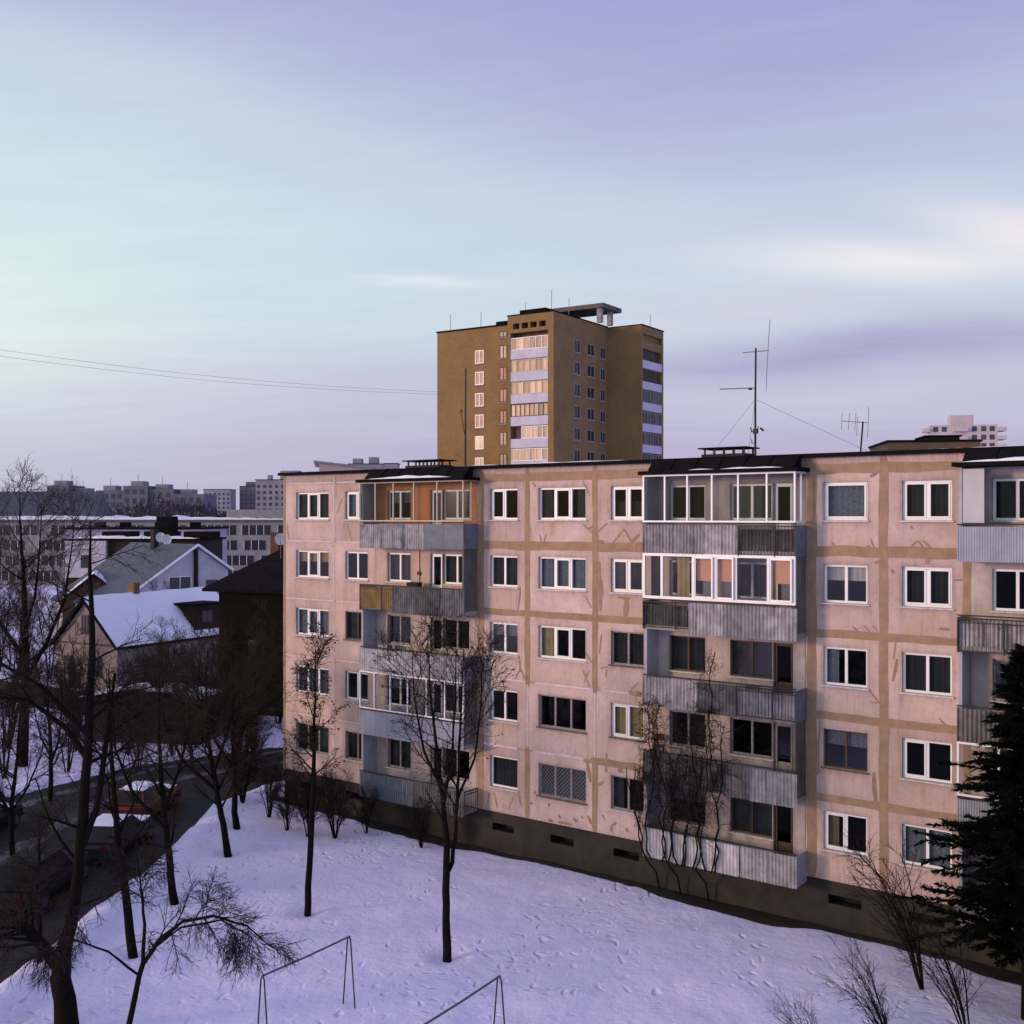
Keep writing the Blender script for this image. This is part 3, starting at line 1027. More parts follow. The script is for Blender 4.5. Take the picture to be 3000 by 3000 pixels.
plinth = pb.build('plinth', 'plinth', block)
for a, c in VENTS:
    MB().inbox(a, c, .06, .55, .82, 1.12).build('cellar_vent', 'room', plinth)

# roof slab, metal edge, snow
roof = MB()
roof.box(-.18, 39.6, -.16, DEPTH + .2, 15.50, ROOF)
roof_o = roof.build('roof', 'bitumen', block)
MB().box(-.19, 39.61, -.185, -.16, 15.46, 15.60).build('roof_edge', 'bitumen', roof_o)


def snow_ridge(name, x0, x1, y0, y1, z, h, parent, seed, n=None):
    """lumpy bank of snow lying on an edge"""
    n = n or max(6, int((x1 - x0) / .22))
    b = MB()
    for k in range(n + 1):
        x = x0 + (x1 - x0) * k / n
        e = min(1, 4 * k / n, 4 * (n - k) / n)
        hh = h * max(.04, e * (.62 + .55 * noise.noise(Vector((x * .8, seed, 0))) + .25 * noise.noise(Vector((x * 3, seed, 3)))))
        w = .06 * noise.noise(Vector((x * 1.1, seed, 8)))
        b.v += [(x, y0 + w, z), (x, y0 + w + .01, z + hh * .7), (x, y0 + (y1 - y0) * .35, z + hh), (x, y1, z + hh * .8), (x, y1, z)]
        if k:
            i = 5 * k
            for j in range(4):
                b.f.append((i - 5 + j, i + j, i + j + 1, i - 5 + j + 1))
    return b.build(name, 'snow_clump', parent, True)


snow_ridge('snow_cap', 9.2, 20.5, -.10, 3.0, ROOF + .001, .085, roof_o, 3.3)
snow_ridge('snow_cap', .4, 5.6, -.08, 3.0, ROOF + .001, .03, roof_o, 5.3)
snow_ridge('snow_cap', 28.4, 36.5, -.12, 3.0, ROOF + .001, .07, roof_o, 8.1)


# ------------------------------------------------------------------ balconies
def corr_mesh(w, h, m, pitch=.13, amp=.026, seg=6):
    key = ('corr', round(w, 2), round(h, 2), m, pitch)
    if key not in CACHE:
        b = MB()
        n = max(4, int(round(w / pitch * seg)))
        for i in range(n + 1):
            x = w * i / n
            if pitch < .1:        # trapezoid metal
                y = -amp * (1 if (x / pitch) % 1 < .5 else -1)
            else:
                y = -amp * math.cos(2 * math.pi * x / pitch)
            b.v += [(x, y, 0), (x, y, h)]
            if i:
                k = 2 * i
                b.f.append((k - 2, k, k + 1, k - 1))
        CACHE[key] = b.mesh('parapet_sheet', m, pitch >= .1)
    return CACHE[key]


def rail_mesh(w, h):
    key = ('rail', round(w, 2), round(h, 2))
    if key not in CACHE:
        b = MB()
        b.box(0, w, -.02, .02, h - .04, h)
        b.box(0, w, -.015, .015, h - .16, h - .13)
        b.box(0, w, -.015, .015, .04, .07)
        n = int(w / .115)
        for i in range(n + 1):
            x = .01 + (w - .02) * i / n
            b.box(x - .008, x + .008, -.008, .008, .05, h - .04)
        for i in range(int(w / 1.3) + 1):
            x = min(w - .03, i * 1.3)
            b.box(x, x + .04, -.025, .025, 0, h)
        CACHE[key] = b.mesh('railing', 'iron')
    return CACHE[key]


OUT = .90


def balcony(x0, x1, fi, secs, cheek, side, glaze=None, drop=0.0, topz=1.0):
    """secs: (frac0, frac1, kind, material, bottom offset, top offset)"""
    zf = FL[fi]
    o = MB().box(x0 + .02, x1 - .02, -OUT + .06, -.012, zf - .17, zf - .02).build('balcony', 'concrete', block)
    W = x1 - x0
    zb = zf - .20
    zt = zf + .84
    for f0, f1, kind, m, db, dt in secs:
        a, e = x0 + W * f0, x0 + W * f1
        h = zt + dt - (zb + db)
        if kind == 'corr':
            n = max(1, int(round((e - a) / 1.12)))
            w = (e - a) / n
            for k in range(n):
                s = link('parapet_sheet', corr_mesh(w + .04, h, m), o, (a + k * w, -OUT - (.012 if k % 2 else 0), zb + db + rng.uniform(-.02, .02)))
                s.rotation_euler = (rng.uniform(-.01, .01), rng.uniform(-.006, .006), 0)
        elif kind == 'ribs':
            n = max(1, int(round((e - a) / 1.5)))
            w = (e - a) / n
            for k in range(n):
                link('parapet_sheet', corr_mesh(w, h, m, .075, .010, 8), o, (a + k * w, -OUT, zb + db))
        elif kind == 'flat':
            n = max(1, int(round((e - a) / 1.2)))
            w = (e - a) / n
            for k in range(n):
                MB().box(a + k * w + .006, a + (k + 1) * w - .006, -OUT - .015, -OUT + .015, zb + db, zt + dt).build('parapet_panel', m, o)
        elif kind == 'rail':
            link('railing', rail_mesh(e - a, h), o, (a, -OUT - .01, zb + db))
            if m:
                link('parapet_sheet', corr_mesh(e - a - .1, h - .22, m), o, (a + .05, -OUT + .09, zb + db + .1))
        elif kind == 'slats':
            b = MB()
            n = int((e - a) / .105)
            for k in range(n):
                xx = a + k * .105
                b = MB().box(xx, xx + .07, -OUT - .012, -OUT + .012, zb + db, zt + dt + rng.uniform(-.02, .02))
                b.build('slat', m, o)
    # hand rail
    MB().box(x0, x1, -OUT - .035, -OUT + .035, zt + .045, zt + .085).build('hand_rail', 'iron', o)
    # right-hand side of the parapet
    if side:
        kind, m = side
        if kind == 'rail':
            s = link('railing', rail_mesh(OUT - .05, zt - zb), o, (x1, -OUT + .03, zb), (0, 0, R(90)))
        else:
            MB().box(x1 - .02, x1 + .012, -OUT + .02, -.013, zb + .02, zt).build('side_panel', m, o)
    # left-hand side
    MB().box(x0 - .012, x0 + .02, -OUT + .02, -.013, zb + .02, zt).build('side_panel', 'sheet_blue', o)
    zc = FL[fi + 1] - .175 if fi < 4 else TOP - .10
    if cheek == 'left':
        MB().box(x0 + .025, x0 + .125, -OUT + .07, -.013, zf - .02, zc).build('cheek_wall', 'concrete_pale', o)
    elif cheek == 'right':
        MB().box(x1 - .125, x1 - .025, -OUT + .045, -.013, zf - .02, zc).build('cheek_wall', 'concrete_dark', o)  # stained concrete; the outer face's shade is put into its dark tone
    if glaze:
        sty, marks, opn, fwid, g, sideg = glaze
        z0, z1 = zt + .10, zc + .02
        b = MB()
        ya, yb = -OUT - .03, -OUT + .035
        b.box(x0, x1, ya, yb, z0, z0 + fwid)
        b.box(x0, x1, ya, yb, z1 - fwid, z1)
        ed = [x0 + fwid * .5] + [x0 + W * f for f in marks] + [x1 - fwid * .5]
        for e in ed:
            b.box(e - fwid * .5, e + fwid * .5, ya + .001, yb - .001, z0 + fwid, z1 - fwid)
        if sideg:
            b.box(x1 - .06, x1, yb, -.02, z0, z0 + fwid)
            b.box(x1 - .06, x1, yb, -.02, z1 - fwid, z1)
            b.box(x1 - .06, x1, -.42, -.38, z0 + fwid, z1 - fwid)
        fr = b.build('glazing_frame', sty, o)
        for i in range(len(ed) - 1):
            a, e = ed[i] + fwid * .4, ed[i + 1] - fwid * .4
            if i in opn:
                # sash standing slightly ajar: frame and pane turned about its left edge
                ang = R(opn[i])
                w, h = e - a, z1 - z0 - 2 * fwid
                sb = MB()
                t = .055
                sb.box(0, t, -.02, .02, 0, h).box(w - t, w, -.02, .02, 0, h).box(t, w - t, -.02, .02, 0, t).box(t, w - t, -.02, .02, h - t, h)
                so = sb.build('sash', sty, o, loc=(a, -OUT + .01, z0 + fwid), rot=(0, 0, ang))
                pm = MB()
                pm.quad((t, 0, t), (w - t, 0, t), (w - t, 0, h - t), (t, 0, h - t))
                pm.build('pane', g, o, loc=(a, -OUT + .01, z0 + fwid), rot=(0, 0, ang))
            else:
                pm = MB()
                tl = rng.uniform(-.008, .008)
                pm.quad((a, -OUT, z0 + fwid * .6), (e, -OUT + tl, z0 + fwid * .6), (e, -OUT + tl, z1 - fwid * .6), (a, -OUT, z1 - fwid * .6))
                pm.build('pane', g, o)
        if sideg:
            pm = MB()
            pm.quad((x1 - .03, -OUT + .04, z0 + .03), (x1 - .03, -.02, z0 + .03), (x1 - .03, -.02, z1 - .03), (x1 - .03, -OUT + .04, z1 - .03))
            pm.build('pane', g, o)
    return o


S1 = (6.02, 11.90)
S2 = (20.24, 25.98)
S3 = (31.04, 36.9)
# --- first stack
balcony(*S1, 4, [(0, .64, 'corr', 'asbestos', 0, 0), (.64, 1, 'flat', 'sheet_blue', 0, 0)], 'left', ('flat', 'sheet_blue'),
        ('wood_cream', (.16, .34, .54, .76), {}, .045, 'glass', True))
balcony(*S1, 3, [(0, .335, 'flat', 'rust_panel', .1, -.04), (0, .335, 'rail', None, -.02, .04), (.335, 1, 'corr', 'asbestos_dark', -.06, .05)], 'right', None)
balcony(*S1, 2, [(0, .55, 'corr', 'asbestos_pale', 0, 0), (.55, 1, 'corr', 'asbestos', 0, 0)], 'left', ('flat', 'sheet_blue'))
balcony(*S1, 1, [(0, 1, 'ribs', 'sheet_ribbed', 0, .02)], 'right', None, ('pvc', (.15, .31, .48, .66, .83), {}, .05, 'glass', False))
balcony(*S1, 0, [(0, .55, 'slats', 'sheet_blue', 0, 0), (.55, 1, 'slats', 'asbestos_dark', 0, 0)], 'left', ('rail', None))
# --- second stack
b = balcony(*S2, 4, [(0, .63, 'corr', 'asbestos', 0, 0), (.645, 1, 'rail', 'asbestos_dark', 0, 0)], 'left', ('flat', 'sheet_blue'),
            ('pvc', (.155, .31, .475, .645, .825), {}, .06, 'glass', True))
b = balcony(*S2, 3, [(0, .31, 'rail', 'asbestos_dark', .08, 0), (.32, 1, 'corr', 'asbestos', -.04, 0)], 'right', None,
            ('pvc', (.135, .35, .495, .63, .835), {2: -7, 3: -8, 5: -7}, .095, 'glass_mirror', False))
zf = FL[3]
for a, e in ((22.32, 22.98), (23.18, 23.78), (25.20, 25.75)):  # peach over grey sheets imitate the sunset reflected in these panes
    MB().box(a, e, -OUT + .14, -OUT + .15, zf + 1.62, zf + 2.45).build('reflection_sheet', 'reflection_peach', b)
    MB().box(a + .22, e, -OUT + .155, -OUT + .165, zf + .98, zf + 1.62).build('curtain', 'curtain_lace', b)  # grey lower half of the imitated reflection, not real lace
link('curtain', curtain_mesh(.5, 1.45, 'curtain_yellow', 1), b, (21.45, -OUT + .3, zf + .98))
link('curtain', curtain_mesh(.45, 1.45, 'curtain_grey', 1), b, (20.42, -OUT + .25, zf + .98))
balcony(*S2, 2, [(0, .38, 'corr', 'asbestos', 0, 0), (.38, .63, 'corr', 'asbestos_dark', -.02, 0), (.63, 1, 'rail', 'asbestos', 0, 0)], 'left', ('flat', 'sheet_blue'))
balcony(*S2, 1, [(0, .55, 'corr', 'asbestos_dark', 0, 0), (.55, .72, 'corr', 'asbestos_dark', -.06, 0), (.72, 1, 'corr', 'asbestos', -.06, 0)], 'right', None)
balcony(*S2, 0, [(0, .64, 'corr', 'asbestos_pale', 0, 0), (.66, 1, 'corr', 'asbestos', 0, 0)], 'left', ('flat', 'sheet_ribbed'))
# --- third stack (mostly beyond the frame)
balcony(*S3, 4, [(0, 1, 'ribs', 'sheet_ribbed', 0, 0)], 'left', ('flat', 'sheet_blue'))
balcony(*S3, 3, [(0, 1, 'rail', 'asbestos', 0, 0)], 'right', None)
balcony(*S3, 2, [(0, 1, 'corr', 'asbestos_dark', 0, 0)], 'left', ('flat', 'sheet_blue'))
balcony(*S3, 1, [(0, 1, 'ribs', 'sheet_ribbed', 0, 0)], 'right', None, ('pvc', (.2, .5, .75), {}, .06, 'glass', False))
balcony(*S3, 0, [(0, 1, 'corr', 'asbestos', 0, 0)], 'left', ('flat', 'sheet_blue'))
MB().box(S3[0] + .15, S3[0] + .75, -OUT + .05, -OUT + .09, FL[4] + .95, FL[4] + 2.55).build('curtain', 'blind_white', block)


# sheet-metal canopies between the roof edge and the top balconies
def canopy(x0, x1, seed, snow):
    o = MB().box(x0 - .12, x1 + .12, -OUT - .16, -.012, TOP - .08, TOP + .05).build('canopy', 'bitumen', block)
    n = 6
    w = (x1 - x0 - .2) / n
    for k in range(n):
        a, e = x0 + .1 + k * w, x0 + .1 + (k + 1) * w
        b = MB()
        P = [(-OUT + .18, TOP + .055), (-OUT + .22, TOP + .16), (-.40, ROOF - .10), (-.19, ROOF - .03)]
        for i in range(3):
            b.quad((a, P[i][0], P[i][1]), (e - .012, P[i][0], P[i][1]), (e - .012, P[i + 1][0], P[i + 1][1]), (a, P[i + 1][0], P[i + 1][1]))
        for xx in (a, e - .012):
            b.f.append(tuple(range(len(b.v), len(b.v) + 5)))
            b.v += [(xx, *p) for p in P] + [(xx, -.19, TOP + .055)]
        b.box(e - .03, e + .01, -OUT + .30, -.30, TOP + .10, TOP + .13)
        b.build('roof_sheet', 'bitumen', o)
        # standing seam
        MB().tube([(e - .01, p[0] - .015, p[1] + .02) for p in P], .018, 4).build('seam', 'bitumen', o)
    for s0, s1, h in snow:
        snow_ridge('snow_cap', s0, s1, -OUT - .12, -OUT + .30, TOP + .051, h, o, seed + s0)


canopy(*S1, 2.0, [(6.4, 11.3, .13)])
canopy(*S2, 6.0, [(22.1, 23.1, .06), (23.3, 25.6, .09)])
canopy(*S3, 9.0, [(31.05, 36.5, .17)])

# sheet-metal pipe/hooks: service cable on first stack
MB().tube([(8.72, -.02, FL[3] + .3), (8.72, -.025, FL[3] + 2.5)], .014, 5).build('cable', 'iron', block)
MB().box(8.62, 8.78, -.07, -.01, FL[3] + 1.35, FL[3] + 1.5).build('junction_box', 'iron', block)


# strip of bare wet soil along the foot of the wall
def soil_strip():
    b = MB()
    c, sn = math.cos(TH), math.sin(TH)
    n, rows = 220, 5
    for k in range(n + 1):
        s_ = -.6 + 40 * k / n
        w = .34 + .22 * noise.noise(Vector((s_ * .5, 2, 2))) + .10 * noise.noise(Vector((s_ * 2.3, 5, 2)))
        for x0, x1 in (S1, S2, S3):
            t = max(0, min(1, min(s_ - x0 + .7, x1 + .7 - s_) / 1.4))
            w += .5 * t * t * (3 - 2 * t)
        for j in range(rows):
            o_ = -.2 + (w + .2) * j / (rows - 1)
            x, y = BC[0] + s_ * c - o_ * sn, BC[1] - s_ * sn - o_ * c
            b.v.append((x, y, ground_z(x, y) + (.035 if j < rows - 1 else .006)))
        if k:
            for j in range(rows - 1):
                a = (k - 1) * rows + j
                b.f.append((a, a + 1, a + 1 + rows, a + rows))
    tag(b.build('soil_strip', 'soil', None, True), kind='structure')


soil_strip()


# ------------------------------------------------------------------ things on the block's roof
def on_block(s, o, z):
    """facade coordinates (along, outward, up) to world"""
    c, sn = math.cos(TH), math.sin(TH)
    return (BC[0] + s * c - o * sn, BC[1] - s * sn - o * c, z)


def roof_vent(s0, s1, label):
    p = on_block((s0 + s1) / 2, -3.5, ROOF)
    e = empty('roof_vent', p, -TH, label, 'roof vent', 'ventilation stacks on the pink block roof')
    w = (s1 - s0) / 2
    MB().box(-w * .93, w * .93, -.45, .45, 0, .16).box(-w * .98, w * .98, -.5, .5, .16, .32).build('shaft', 'vent_brick', e)
    for k in range(5):
        x = -w * .88 + k * w * .44
        MB().box(x - .03, x + .03, -.42, -.36, .32, .52).build('post', 'iron', e)
        MB().box(x - .03, x + .03, .36, .42, .32, .52).build('post', 'iron', e)
    MB().box(-w * 1.08, w * 1.08, -.62, .62, .52, .57).build('cap', 'bitumen', e)


roof_vent(5.05, 7.2, 'black-capped roof vent above the left balcony stack of the pink block')
roof_vent(20.5, 22.35, 'black-capped roof vent beside the tall antenna mast')

# tall mast with two dipole arms
p = on_block(22.75, -3.0, ROOF)
e = empty('antenna_mast', p, -TH, 'tall dark antenna mast with two sideways arms on the pink block roof', 'antenna')
MB().tube([(0, 0, 0), (.0, 0, 2.2), (.02, 0, 4.2)], [.045, .04, .035], 8).build('mast', 'iron', e)
MB().bar((-.5, 0, 4.08), (.55, 0, 4.06), .018).build('arm', 'iron_grey', e)
MB().tube([(.42, 0, 2.55), (.50, 0, 4.1), (.58, 0, 5.2)], .014, 5).build('dipole', 'iron_grey', e)
MB().bar((-1.45, 0, 2.78), (0, 0, 2.72), .022).build('arm', 'iron_grey', e)
MB().box(-.26, -.14, -.04, .04, 2.66, 2.74).build('connector', 'iron', e)
MB().box(-.07, .09, -.07, .07, 1.02, 1.2).build('clamp', 'iron', e)
MB().tube([(-.2, 0, 1.26), (-.14, 0, 1.10), (0, 0, 1.12)], .022, 5).build('hook', 'iron', e)
MB().tube([(.09, 0, 1.14), (.12, 0, 1.3)], .02, 5).build('hook', 'iron', e)
MB().tube([(.2, 0, 1.22), (.33, 0, 1.12)], .04, 6).build('insulator', 'iron', e)
MB().tube([(-.14, 0, .82), (-.14, 0, .68), (0, 0, .68)], .018, 5).build('hook', 'iron', e)
for a in ((4.6, 0, .02), (-1.9, -.3, .02), (-.9, 1.2, .02)):
    MB().bar((0, 0, 2.3), a, .006, 4).build('guy_wire', 'wire', e)

# comb aerial
p = on_block(26.70, -3.0, ROOF)
e = empty('comb_aerial', p, -TH, 'small comb-shaped television aerial leaning on a short pole near the roof middle', 'antenna')
MB().bar((0, 0, 0), (.1, 0, 1.26), .03).build('mast', 'iron', e)
MB().bar((-.68, 0, 1.32), (.30, 0, 1.20), .012).build('boom', 'iron_grey', e)
for x, zc, h in ((-.66, 1.32, .30), (-.40, 1.29, .30), (-.17, 1.27, .32), (-.11, 1.10, .34), (.28, 1.22, .55)):
    MB().bar((x - .02, 0, zc - h), (x + .02, 0, zc + h), .01, 5).build('element', 'iron_grey', e)

# single mast left
p = on_block(8.75, -3.0, ROOF)
e = empty('antenna_mast', p, -TH, 'slim single antenna mast standing in front of the brick tower', 'antenna')
MB().tube([(0, 0, 0), (0, 0, 2.0), (.02, 0, 4.6)], [.045, .04, .03], 8).build('mast', 'iron', e)
MB().bar((-.34, 0, 4.52), (.05, 0, 4.58), .014).build('arm', 'iron_grey', e)
MB().tube([(-.02, 0, 1.5), (-.2, 0, 2.3), (-.28, 0, 2.75)], .02, 5).build('brace', 'iron', e)
MB().tube([(-.34, 0, 2.62), (-.24, 0, 2.78), (-.16, 0, 2.62)], .02, 5).build('hook', 'iron', e)

# ------------------------------------------------------------------ brick tower
TT = math.atan(3236 / 4975)
KX, KY = 4.95, 131.4
tower = empty('brick_tower', (KX, KY, 0), -TT, 'tall ochre brick tower block rising behind the pink apartment block', 'tower block')
tw = MB()
tw.box(-6.55, 0, 1.25, 13.6, 0, 38.0)                      # front block body
tw.box(-6.55, -6.12, 0, 1.249, 0, 38.0)                    # piers beside the loggias
tw.box(-.80, 0, 0, 1.249, 0, 38.0)
tw.box(-6.119, -.801, 0.0, 1.249, 35.9, 36.35)             # attic bands
tw.box(-6.119, -.801, 0.0, 1.249, 37.05, 38.0)
for k in range(5):
    x = -6.119 + k * 1.25
    tw.box(x, x + .32, .02, 1.249, 36.35, 37.05)
tower_wall = tw.build('wall', 'brick_ochre', tower)
tw = MB()
tw.box(-18.4, -6.551, 1.5, 13.0, 0, 37.25)
tw.build('wall', 'brick_ochre', tower)
tw = MB()
tw.box(-10.0, 4.4, 13.601, 20.1, 0, 37.9)
tw.box(4.4, 4.83, 13.601, 14.0, 0, 37.9)
tw.box(4.4, 4.83, 19.6, 20.1, 0, 37.9)
tw.box(4.4, 4.82, 14.001, 19.599, 36.9, 37.9)
tw.box(4.4, 4.82, 14.001, 19.599, 35.0, 36.0)
tw.build('wall', 'brick_ochre', tower)
# roofs
MB().box(-18.5, -6.4, 1.4, 13.1, 37.25, 37.45).build('roof', 'bitumen', tower)
MB().box(-6.62, .06, -.06, 13.66, 38.0, 38.14).build('roof', 'bitumen', tower)
MB().box(-10.1, 4.9, 13.67, 20.2, 37.9, 38.05).build('roof', 'bitumen', tower)
MB().box(-5.3, -1.6, .8, 4.2, 38.14, 38.75).build('attic_box', 'bitumen', tower)
MB().box(-9.6, -8.0, 2.0, 4.0, 37.45, 37.95).build('attic_box', 'bitumen', tower)
cn = MB().box(-7.0, 1.35, 9.9, 14.9, 39.95, 40.5).build('roof_canopy', 'concrete_dark', tower)
for x, y in ((.55, 10.5), (.55, 13.2), (-5.8, 10.5), (-5.8, 13.2)):
    MB().box(x - .3, x + .3, y - .3, y + .3, 38.14, 39.95).build('canopy_post', 'concrete', cn)
for x, y, h in ((-17.4, 3, 2.4), (-12.6, 3, 2.2), (-5.9, 3, 2.0), (-3.2, 4.8, 3.6), (-2.9, 5.2, 1.4), (-1.4, 6, 2.6), (.3, 12, 1.2), (3.9, 18, 1.8)):
    b_ = 37.4 if x < -6.6 else 38.1
    MB().bar((x, y, b_), (x + .05, y, b_ + h), .035, 5).build('aerial', 'iron_grey', tower)


def tower_glazing(parent, x0, x1, y, z0, z1, n, style, seed, along='x', curtain=True):
    r_ = random.Random(seed)
    b = MB()
    t = .07
    def bx(a, e, zz0, zz1, dy=0.0):
        if along == 'x':
            b.box(a, e, y - .04, y + .04, zz0, zz1)
        else:
            b.box(y - .04, y + .04, a, e, zz0, zz1)
    bx(x0, x1, z0, z0 + t)
    bx(x0, x1, z1 - t, z1)
    w = (x1 - x0) / n
    for k in range(n + 1):
        xx = min(max(x0 + k * w, x0 + t / 2), x1 - t / 2)
        bx(xx - t / 2, xx + t / 2, z0 + t, z1 - t)
    o = b.build('glazing_frame', style, parent)
    for k in range(n):
        a, e = x0 + k * w + t / 2, x0 + (k + 1) * w - t / 2
        tl = r_.uniform(-.03, .03)
        m = MB()
        if along == 'x':
            m.quad((a, y, z0 + t), (e, y + tl, z0 + t), (e, y + tl, z1 - t), (a, y, z1 - t))
        else:
            m.quad((y, a, z0 + t), (y - tl, e, z0 + t), (y - tl, e, z1 - t), (y, a, z1 - t))
        m.build('pane', 'glass_tower', o if False else parent)
        if curtain and r_.random() < .8:
            m = MB()
            ww = (e - a) * r_.uniform(.55, 1.0)
            if along == 'x':
                m.box(a, a + ww, y + .16, y + .18, z0 + t, z1 - t)
            else:
                m.box(y - .18, y - .16, a, a + ww, z0 + t, z1 - t)
            m.build('curtain', 'tower_curtain_reflection' if along == 'x' else 'curtain_lace', parent)  # peach ones stand in for the sunset reflected in the tower glass


for k in range(12):
    zt = 33.8 - 2.7 * k
    par = MB().box(-6.118, -.802, .03, .13, zt - 1.1, zt).build('balcony', 'tower_parapet', tower)
    MB().box(-6.118, -.802, .131, 1.24, zt - 1.15, zt - .98).build('slab', 'concrete', par)
    if k < 6:
        sty = 'wood_brown' if k == 3 else 'pvc' if k in (0, 5) else 'wood_cream'
        if k == 4:
            tower_glazing(par, -4.6, -.82, .10, zt + .02, zt + 1.5, 5, 'pvc', 40 + k)
        else:
            tower_glazing(par, -6.1, -.82, .10, zt + .02, zt + 1.5, 8 if k == 3 else 6, sty, 40 + k, curtain=k != 4)
        MB().quad is None
        wb = MB()
        wb.quad((-6.1, 1.2, zt - .9), (-.82, 1.2, zt - .9), (-.82, 1.2, zt + 1.55), (-6.1, 1.2, zt + 1.55))
        wb.build('back_wall', 'pink_far', par)
    # side loggias on the far right wing
    par = MB().box(4.70, 4.82, 14.002, 19.598, zt - 1.25, zt - .25).build('balcony', 'tower_parapet', tower)
    MB().box(4.41, 4.69, 14.002, 19.598, zt - 1.3, zt - 1.15).build('slab', 'concrete', par)
    if k in (2, 3, 4, 5):
        tower_glazing(par, 14.01, 19.59, 4.74, zt - .23, zt + 1.3, 7, 'wood_grey', 80 + k, 'y', True)
    bw = MB()
    bw.quad((4.42, 14.0, zt - 1.1), (4.42, 19.6, zt - 1.1), (4.42, 19.6, zt + 1.3), (4.42, 14.0, zt + 1.3))
    bw.build('back_wall', 'tower_room', par)


def tower_window(x, y, z, w, h, axis, style='pvc', glint=False):
    """window proud/recessed on a tower face; axis x: face looks to -y, axis y: face looks to +x"""
    b, g = MB(), MB()
    t = .10
    parts = [(-w / 2, w / 2, 0, t), (-w / 2, w / 2, h - t, h), (-w / 2, -w / 2 + t, t, h - t), (w / 2 - t, w / 2, t, h - t), (-t / 2, t / 2, t, h - t)]
    for a, e, c, d in parts:
        if axis == 'x':
            b.box(x + a, x + e, y - .05, y + .03, z + c, z + d)
        else:
            b.box(x - .03, x + .05, y + a, y + e, z + c, z + d)
    o = b.build('window', style, tower)
    for s in (-1, 1):
        g = MB()
        a, e = sorted((s * t / 2, s * (w / 2 - t)))
        if axis == 'x':
            g.box(x + a, x + e, y - .02, y - .005, z + t, z + h - t)
        else:
            g.box(x + .005, x + .02, y + a, y + e, z + t, z + h - t)
        g.build('pane', 'tower_curtain_reflection' if glint else 'window_dark', o)  # peach panes have the sunset reflection painted in
    sl = MB()
    if axis == 'x':
        sl.box(x - w / 2 - .08, x + w / 2 + .08, y - .12, y - .001, z - .12, z - .005)
    else:
        sl.box(x + .001, x + .12, y - w / 2 - .08, y + w / 2 + .08, z - .12, z - .005)
    sl.build('sill', 'concrete', o)


for k in range(9):
    z = 32.85 - 2.7 * k
    tower_window(-11.76, 1.5, z, 1.30, 1.65, 'x', glint=k < 4)
    tower_window(-8.15, 1.5, z + .35, 1.1, 1.65, 'x', 'wood_brown', glint=k in (1, 2, 3))
    if k == 0:
        tower_window(-8.15, 1.5, z + 3.0, 1.1, .75, 'x', 'wood_brown')
    for y, w, h, dz in ((5.57, 1.5, 1.6, .9), (9.04, 1.9, 1.45, .95), (12.2, 1.3, 1.5, .9)):
        tower_window(0, y, z + dz, w, h, 'y', 'wood_grey')


def slab_between(b, P, th=.22):
    """thick roof plane from four corner points"""
    P = [Vector(p) for p in P]
    n = (P[1] - P[0]).cross(P[3] - P[0]).normalized()
    if n.z < 0:
        n = -n
    i = len(b.v)
    b.v += [tuple(p) for p in P] + [tuple(p - n * th) for p in P]
    b.f += [(i, i + 1, i + 2, i + 3), (i + 7, i + 6, i + 5, i + 4)]
    for k in range(4):
        j = (k + 1) % 4
        b.f.append((i + k, i + k + 4, i + j + 4, i + j))


# ------------------------------------------------------------------ far blocks
def block_with_windows(name, label, cx, cy, rz, w, d, h, wallm, rows, cols, z0, storey, winw, winh, roofm='bitumen', pent=(), snow=False,
                       group=None, faces=('f',), winm='far_window', cat='building'):
    """slab building; local x along the face that looks to -y"""
    e = empty(name, (cx, cy, 0), rz, label, cat, group)
    MB().box(-w / 2, w / 2, 0, d, 0, h).build('wall', wallm, e)
    rf = MB().box(-w / 2 - .25, w / 2 + .25, -.25, d + .25, h, h + .3).build('roof', roofm, e)
    if snow:
        MB().box(-w / 2 - .2, w / 2 + .2, -.2, d + .2, h + .301, h + .75).build('snow_cap', 'snow_clump', rf)
    for a, b_, c, hh in pent:
        MB().box(a, b_, c, c + 5, h + .3, h + hh).build('roof_house', wallm, rf)
    m = MB()
    for r_ in range(rows):
        for c in range(cols):
            x = -w / 2 + w * (c + .5) / cols
            z = z0 + r_ * storey
            m.box(x - winw / 2, x + winw / 2, -.06, -.01, z, z + winh)
    if rows:
        tag(m.build('windows', winm, e), kind='stuff')
    return e


# long school-like slab with snowy roof
e = empty('school_building', (-95, 218, 0), R(1.0), 'long grey slab building with snow-edged flat roof and window bands', 'building')
MB().box(-75, 62, 0, 14, 0, 12.6).build('wall', 'school_wall', e)
rf = MB().box(-75.4, 62.4, -.4, 14.4, 12.6, 13.0).build('roof', 'concrete_dark', e)
snow_ridge('snow_cap', -75.2, 62.2, -.38, 10, 13.001, 1.0, rf, 2.2, 160)
r2 = random.Random(5)
for row in range(4):
    z = 1.0 + 3.0 * row
    x = -74
    while x < 60:
        nw = r2.choice((3, 4, 4, 5))
        for k in range(nw):
            w_ = MB().box(x, x + 1.25, -.10, -.02, z, z + 1.9).build('window', 'window_dark', e)
            MB().box(x - .08, x, -.14, -.02, z, z + 1.9).build('frame', 'pvc', w_)
            x += 1.45
        x += r2.choice((1.0, 1.3, 2.6))
MB().box(38, 52, 2, 8, 13.0, 15.0).build('roof_house', 'school_wall', rf)

